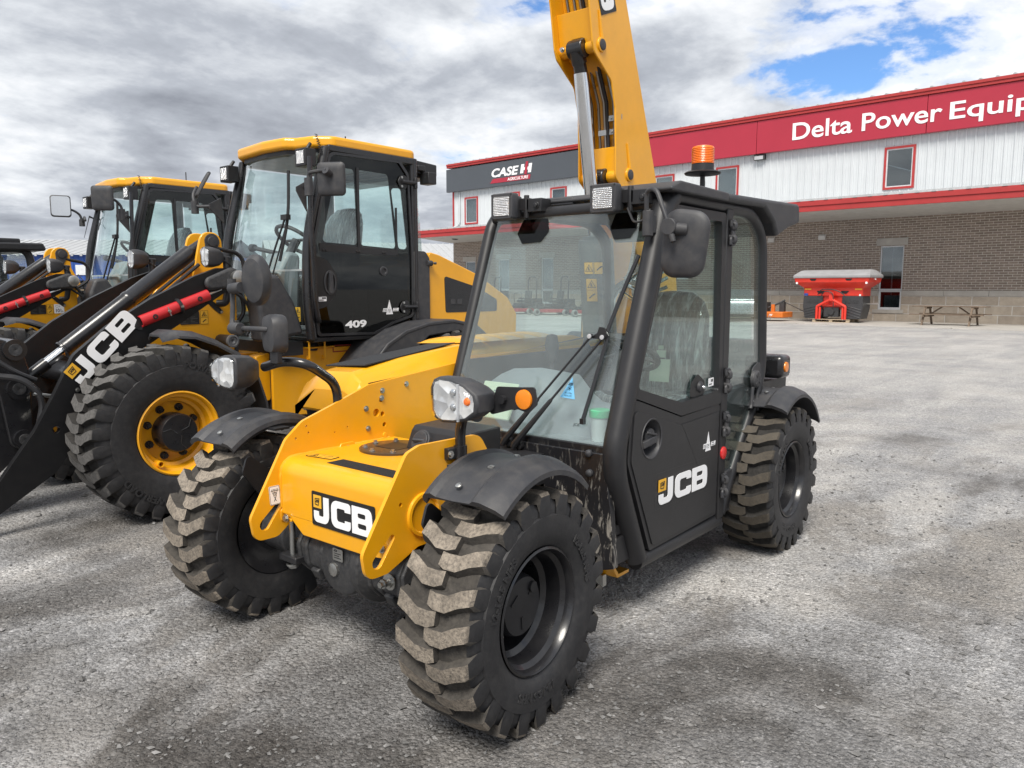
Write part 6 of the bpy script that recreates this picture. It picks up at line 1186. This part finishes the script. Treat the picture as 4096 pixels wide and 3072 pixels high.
# picnic table
PT = thing('picnic_table', 'weathered wooden picnic table with attached benches against the stone wall', 'picnic table', bpt(4.35, -2.6, .035), BR)
b = MB()
for k in range(5): b.bb(-1.33, 1.33, -.40+k*.165, -.25+k*.165, .74, .78)
b.build('tabletop', 'wood', PT, bevel=.006)
for sy in (-1, 1):
    b = MB(); b.bb(-1.33, 1.33, sy*.62, sy*.78, .42, .46); b.build('bench', 'wood', PT, bevel=.006)
for sx in (-.85, .85):
    for sy in (-1, 1):
        b = MB(); b.add([(sx-.03, sy*.26, .74), (sx+.03, sy*.26, .74), (sx+.03, sy*.36, .74), (sx-.03, sy*.36, .74), (sx-.03, sy*.68, 0), (sx+.03, sy*.68, 0), (sx+.03, sy*.78, 0), (sx-.03, sy*.78, 0)], [(0, 1, 2, 3), (4, 5, 6, 7), (0, 1, 5, 4), (1, 2, 6, 5), (2, 3, 7, 6), (3, 0, 4, 7)]); b.build('leg', 'wood', PT)
    b = MB(); b.bb(sx+.031, sx+.07, -.76, .76, .33, .42); b.bb(sx+.031, sx+.07, -.38, .38, .66, .74); b.box((sx*.62, 0, .58), (.55, .06, .05), (0, .62*math.copysign(1, sx), 0)); b.build('brace', 'wood', PT)
# orange mower deck with chains
OD = thing('mower_deck', 'flat orange tractor mower deck lying beside the spreader', 'mower deck', bpt(-3.0, -3.2, .035), BR+.15)
b = MB(); b.prism(rp([(-1.2, -.6), (.75, -.7), (.9, .5), (-1.2, .6)], .05), 'z', .16, .42); b.build('deck_shell', 'deckorange', OD, bevel=.03); b = MB()
for k in range(16): b.tube([(-1.15+k*.09, -.66, .30), (-1.15+k*.09, -.67, .04)], .016, 5)
b.build('chain_guard', 'steel', OD); b = MB(); b.bb(-.8, -.1, -.2, .4, .42, .85); b.tube([(-.3, 0, .5), (.35, .1, .80), (.6, .2, .95)], .05, 6); b.bb(.4, .62, .0, .3, .42, .85); b.tube([(.5, .2, .9), (1.6, .4, .35)], .02, 5); b.build('gearbox', 'gunmetal', OD); b = MB(); b.bb(.05, .2, -.05, .1, .42, .75); b.build('hitch', 'deckorange', OD)
text('lettering', 'WOODS', 'white', OD, (.15, -.68, .24), (1, .05, 0), (0, 0, 1), .13, 0, .004, .004)
# silver car seen through the cab glass
CR = thing('parked_car', 'silver saloon car parked nose-in by the building, seen through the cab windows', 'car', Vector((-33.5, -12.75, .03)), R(206))
def car_ring(x, zb, zs, zt, wb, ws, wt): return [(x, -wb, zb), (x, -ws, zs), (x, -wt, zt), (x, wt, zt), (x, ws, zs), (x, wb, zb)]
b = MB(); b.loft([car_ring(x, *a) for x, a in ((-2.15, (.35, .60, .75, .70, .76, .70)), (-2.05, (.22, .70, .96, .80, .85, .74)), (-1.5, (.18, .75, 1.0, .84, .86, .76)), (1.0, (.18, .75, .95, .84, .86, .76)), (1.9, (.2, .65, .80, .82, .84, .70)), (2.15, (.3, .5, .6, .7, .74, .62)))]); cb = b.build('body', 'silver', CR, bevel=.05, seg=3)
b = MB(); b.loft([[(x, -w, z) for w in (a, -a)]+[(x, -w, z2) for w in (-c, c)] for x, a, z, c, z2 in ((-1.75, .70, .97, .66, 1.0), (-.95, .72, .97, .56, 1.42), (.2, .72, .97, .57, 1.44), (1.05, .72, .94, .66, .97))]); b.build('roof', 'silver', CR, bevel=.03)
b = MB(); b.add([(-1.72, -.58, 1.03), (-1.72, .58, 1.03), (-1.03, .50, 1.40), (-1.03, -.50, 1.40)], [(0, 1, 2, 3)]); b.v = [(x-.03, y, z+.02) for x, y, z in b.v]
for sy in (-1, 1): b.add([(-1.45, sy*.735, 1.0), (.85, sy*.735, .98), (.2, sy*.60, 1.40), (-.9, sy*.60, 1.39)], [(0, 1, 2, 3)])
b.build('window_pane', 'bglass', CR, smooth=False)
for sy in (-1, 1):
    b = MB(); b.loft([[(-2.09, sy*.50, .70), (-2.07, sy*.82, .72), (-2.0, sy*.84, .90), (-2.06, sy*.55, .86)], [(-1.95, sy*.50, .70), (-1.80, sy*.86, .72), (-1.80, sy*.86, .88), (-1.95, sy*.55, .86)]]); b.build('tail_light', 'redlens', CR, bevel=.01)
    for x in (-1.35, 1.3):
        w = MB(); w.lathe([(-.1, .2), (-.1, .31), (.1, .31), (.1, .2)], n=24, m=0, caps=False); w.lathe([(-.09, .2), (.09, .2), (.08, .05), (.085, 0)], n=18, m=1); w.build('wheel', ['rubber', 'silver'], CR, (x, sy*.76, .31))
b = MB(); b.bb(-2.11, -2.09, -.26, .26, .62, .75); b.build('number_plate', 'hi_grey', CR); b = MB(); b.bb(-2.14, -2.0, -.7, .7, .25, .34); b.build('bumper_trim', 'plastic', CR)
# zero turn mowers in a row
def mower():
    m = thing('ride_on_mower', 'black and red ride-on mower at the left end of the row by the building', 'mower', group='ride-on mowers lined up along the building')
    b = MB(); b.prism(rp([(-.35, -.72), (.62, -.72), (.75, -.2), (.75, .2), (.62, .72), (-.35, .72)], .08), 'z', .12, .27); b.build('cutting_deck', 'mowred', m, bevel=.02)
    b = MB(); b.bb(-1.0, .6, -.28, .28, .30, .42); b.bb(-1.05, -.45, -.33, .33, .40, .75); b.bb(.5, .95, -.24, .24, .28, .36); b.bb(-.5, .2, -.45, .45, .38, .52); b.bb(.9, 1.08, -.45, .45, .33, .40); b.build('chassis', 'satin', m, bevel=.03)
    b = MB(); b.box((-.15, 0, .62), (.5, .50, .12)); b.box((-.42, 0, .88), (.14, .50, .5), (0, -.15, 0)); b.box((-.2, .29, .75), (.35, .06, .06)); b.box((-.2, -.29, .75), (.35, .06, .06)); b.build('seat', 'seat', m, bevel=.04, seg=3)
    b = MB(); b.tube(fil([(-.62, -.40, .5), (-.66, -.40, 1.62), (-.66, -.27, 1.80), (-.66, .27, 1.80), (-.66, .40, 1.62), (-.62, .40, .5)], .12), .035, 8); b.build('roll_bar', 'satin', m)
    for sy in (-1, 1):
        b = MB(); b.tube(fil([(.15, sy*.36, .45), (.2, sy*.36, .9), (.15, sy*.36, 1.0), (.10, sy*.12, 1.02)], .08), .016, 6); b.build('control_lever', 'satin', m)
        b = MB(); b.lathe([(-.12, .14), (-.13, .27), (-.09, .29), (.09, .29), (.13, .27), (.12, .14)], n=24, m=0, caps=False); b.lathe([(-.1, .14), (.1, .14), (.09, 0)], n=16, m=1); b.build('drive_wheel', ['rubber', 'plastic_mid'], m, (-.70, sy*.52, .29))
        b = MB(); b.lathe([(-.075, .08), (-.08, .13), (-.05, .15), (.05, .15), (.08, .13), (.075, .08)], n=20, m=0, caps=False); b.lathe([(-.06, .08), (.06, .08), (.05, 0)], n=12, m=1); b.tube([(0, 0, 0), (0, 0, .22)], .03, 6, 1); b.build('caster_wheel', ['tan', 'satin'], m, (1.0, sy*.40, .15))
    return m
MW = mower(); lab = ['black and red ride-on mower at the left end of the row by the building', 'second ride-on mower from the left in the row by the building', 'third ride-on mower from the left in the row by the building', 'fourth ride-on mower, partly behind the lift cylinder, in the row by the building', 'last ride-on mower of the row, seen through the cab door glass']
for k, (s_, a) in enumerate(((-20.9, 22), (-18.0, 18), (-15.6, 24), (-13.0, 20), (-10.2, 28))):
    o = MW if k == 0 else copy_tree(MW); o.location = bpt(s_, -3.9, .035); o.rotation_euler = (0, 0, BR-PI/2-R(a)); o['label'] = lab[k]; o.scale = (1.2, 1.2, 1.2)
# things inside the telehandler cab
FO = MB(); FO.box((0, 0, 0), (.018, .235, .19), (0, -.45, 0)); fo = FO.build('folder', 'paper', None, (-.888, -.05, .955), (0, 0, -.06), bevel=.006); tag(fo, 'white document folder leaning on the telehandler dashboard behind the windscreen', 'folder'); b = MB(); F = frame((-.0125, -.075, .038), (0, 1, 0), (-.43, 0, .90)); flat(b, [(0, 0), (.12, 0), (.12, .05), (0, .05)], F, .001, 0); flat(b, [(.006, .006), (.114, .006), (.114, .044), (.006, .044)], F, .001, 1, (), 1, 1, 0, 0, .001); jcb(b, F @ Matrix.Translation((.022, .012, 0)), .024, .084, 2, .002, .001); b.build('folder_label', ['sticker_yellow', 'sticker_black', 'white'], fo, smooth=False)
JR = thing('jar', 'white plastic jar with green screw lid inside the windscreen corner', 'jar', (-.872, .568, .831)); b = MB(); b.lathe([(0, .034), (.005, .036), (.10, .042), (.105, .044), (.11, .040)], axis='z', n=24); b.build('pot', 'jar', JR); b = MB(); b.lathe([(.108, .047), (.112, .048), (.14, .047), (.143, .043), (.1435, 0)], axis='z', n=24); b.build('screw_lid', 'lid', JR)

# ================================================================== far background
def far_at(px, d):
    """ground point in the direction of a picture column at a distance"""
    a = yaw-math.atan((px-2048)/3095.6); return Vector((CAM.x+d*math.cos(a), CAM.y+d*math.sin(a), 0))
p = far_at(280, 100); BS = thing('blue_shed', 'distant blue metal shed with pale roof behind the left loader', 'shed', p, yaw-PI/2)
b = MB(); b.bb(-34, 16, 0, 18, 0, 5.3); x = -34
while x < 16: b.bb(x, x+.12, -.05, 0, 0, 5.3); x += .6
b.build('wall', 'bluewall', BS, smooth=False); b = MB(); b.add([(-34.5, -.5, 5.2), (16.5, -.5, 5.2), (16.5, 9, 7.4), (-34.5, 9, 7.4), (16.5, 18.5, 5.2), (-34.5, 18.5, 5.2)], [(0, 1, 2, 3), (3, 2, 4, 5)]); x = -34
while x < 16: b.bb(x, x+.25, -.55, -.45, 5.05, 5.35); b.add([(x, -.5, 5.23), (x+.2, -.5, 5.23), (x+.2, 9, 7.46), (x, 9, 7.46)], [(0, 1, 2, 3)]); x += 1.0
b.build('roof', 'roofmetal', BS, smooth=False); b = MB(); b.bb(1.2, 2.9, -.12, -.05, 3.0, 4.1); b.build('window', 'alu', BS); b = MB(); b.bb(-34, 16, -.10, -.05, .0, .75); b.build('base_band', 'siding', BS)
r3 = random.Random(5)
for k in range(7):
    p = far_at(330-14*k if k < 3 else 210-45*(k-3)*1.0, 78); RK = thing('implement_stack', '', 'stack', p, yaw-PI/2, group='black stacks of implements in front of the blue shed'); RK['label'] = 'dark stack of black farm implements at the far side of the yard'
    b = MB()
    for j in range(6): b.bb(-.9+r3.uniform(-.1, .1), .9+r3.uniform(-.1, .1), -.6, .6, .12+j*.34, .30+j*.34)
    for q in (-.7, .7): b.bb(q-.06, q+.06, -.5, .5, 0, 2.2)
    b.tube([(-.5, 0, 2.1), (0, 0, 2.7), (.4, 0, 2.2)], .05, 6); b.build('frame', 'satin', RK); b = MB()
    for j in range(5): b.bb(r3.uniform(-.8, .1), r3.uniform(.2, .8), -.65, -.61, .32+j*.34, .42+j*.34)
    b.build('crate_end', 'pallet', RK)
p = far_at(1800, 75); GW = thing('grey_warehouse', 'distant grey metal warehouse with ribbed sloping roof behind the brick corner', 'warehouse', p, R(20)+yaw-PI/2)
b = MB(); b.bb(-16, 10, 0, 20, 0, 3.2); b.build('wall', 'plastic_mid', GW, smooth=False); b = MB(); b.add([(-16.5, -.6, 3.1), (10.5, -.6, 3.1), (10.5, 10, 6.3), (-16.5, 10, 6.3), (10.5, 20.6, 3.1), (-16.5, 20.6, 3.1)], [(0, 1, 2, 3), (3, 2, 4, 5)]); x = -16
while x < 10.3: b.add([(x, -.6, 3.1), (x+.06, -.6, 3.2), (x+.12, -.6, 3.1), (x, 10, 6.3), (x+.06, 10, 6.4), (x+.12, 10, 6.3)], [(0, 1, 4, 3), (1, 2, 5, 4)]); x += .75
b.build('roof', 'roofmetal', GW, smooth=False)
# third machine at the far left: black cabbed utility vehicle
UV = thing('utility_vehicle', 'black cabbed utility vehicle parked at the far left edge behind the loaders', 'utility vehicle', (-1.0, -9.6, 0), R(-4))
b = MB(); b.prism(rp([(-1.35, .45), (-1.35, 1.05), (-.6, 1.10), (.6, 1.10), (1.45, 1.0), (1.55, .45)], .1), 'y', -.75, .75); b.build('body', 'black', UV, bevel=.04)
b = MB()
for y in (-.70, .70): b.tube(fil([(1.05, y, 1.05), (.75, y, 1.98), (-.9, y, 2.02), (-1.0, y, 1.05)], .15), .05, 8)
b.tube([(-.2, .70, 1.05), (-.2, .70, 2.0)], .04, 8); b.build('cab_frame', 'satin', UV)
b = MB(); b.prism(rp([(.95, 1.98), (.80, 2.06), (-1.05, 2.09), (-1.1, 1.99)], .03), 'y', -.80, .80); b.bb(-.9, -.2, -.4, .4, 2.09, 2.16); b.build('roof', 'satin', UV, bevel=.03)
b = MB(); b.add([(1.04, -.68, 1.08), (1.04, .68, 1.08), (.76, .68, 1.95), (.76, -.68, 1.95)], [(0, 1, 2, 3)]); b.add([(1.0, .70, 1.08), (.72, .70, 1.94), (-.88, .70, 1.96), (-.96, .70, 1.08)], [(0, 1, 2, 3)]); b.add([(-1.0, -.68, 1.08), (-1.0, .68, 1.08), (-.92, .68, 1.96), (-.92, -.68, 1.96)], [(0, 1, 2, 3)]); b.build('window_pane', 'glass', UV, smooth=False)
b = MB(); b.bb(-.7, -.1, -.6, .6, 1.0, 1.6); b.tube([(.45+.0, .3+.18*math.cos(a), 1.35+.18*math.sin(a)) for a in [2*PI*k/16 for k in range(17)]], .02, 6); b.build('seat', 'seat', UV, bevel=.06); b = MB(); b.bb(-.10, .05, -.5, .2, 1.0, 1.75); b.build('seat_belt', 'mowred', UV)
for x in (-.95, 1.0):
    for y in (-.72, .72):
        w = MB(); w.lathe([(-.12, .17), (-.14, .33), (-.10, .36), (.10, .36), (.14, .33), (.12, .17)], n=28, m=0, caps=False); w.lathe([(-.1, .17), (.1, .17), (.08, 0)], n=16, m=1); w.build('wheel', ['rubber', 'plastic_mid'], UV, (x, y, .36))
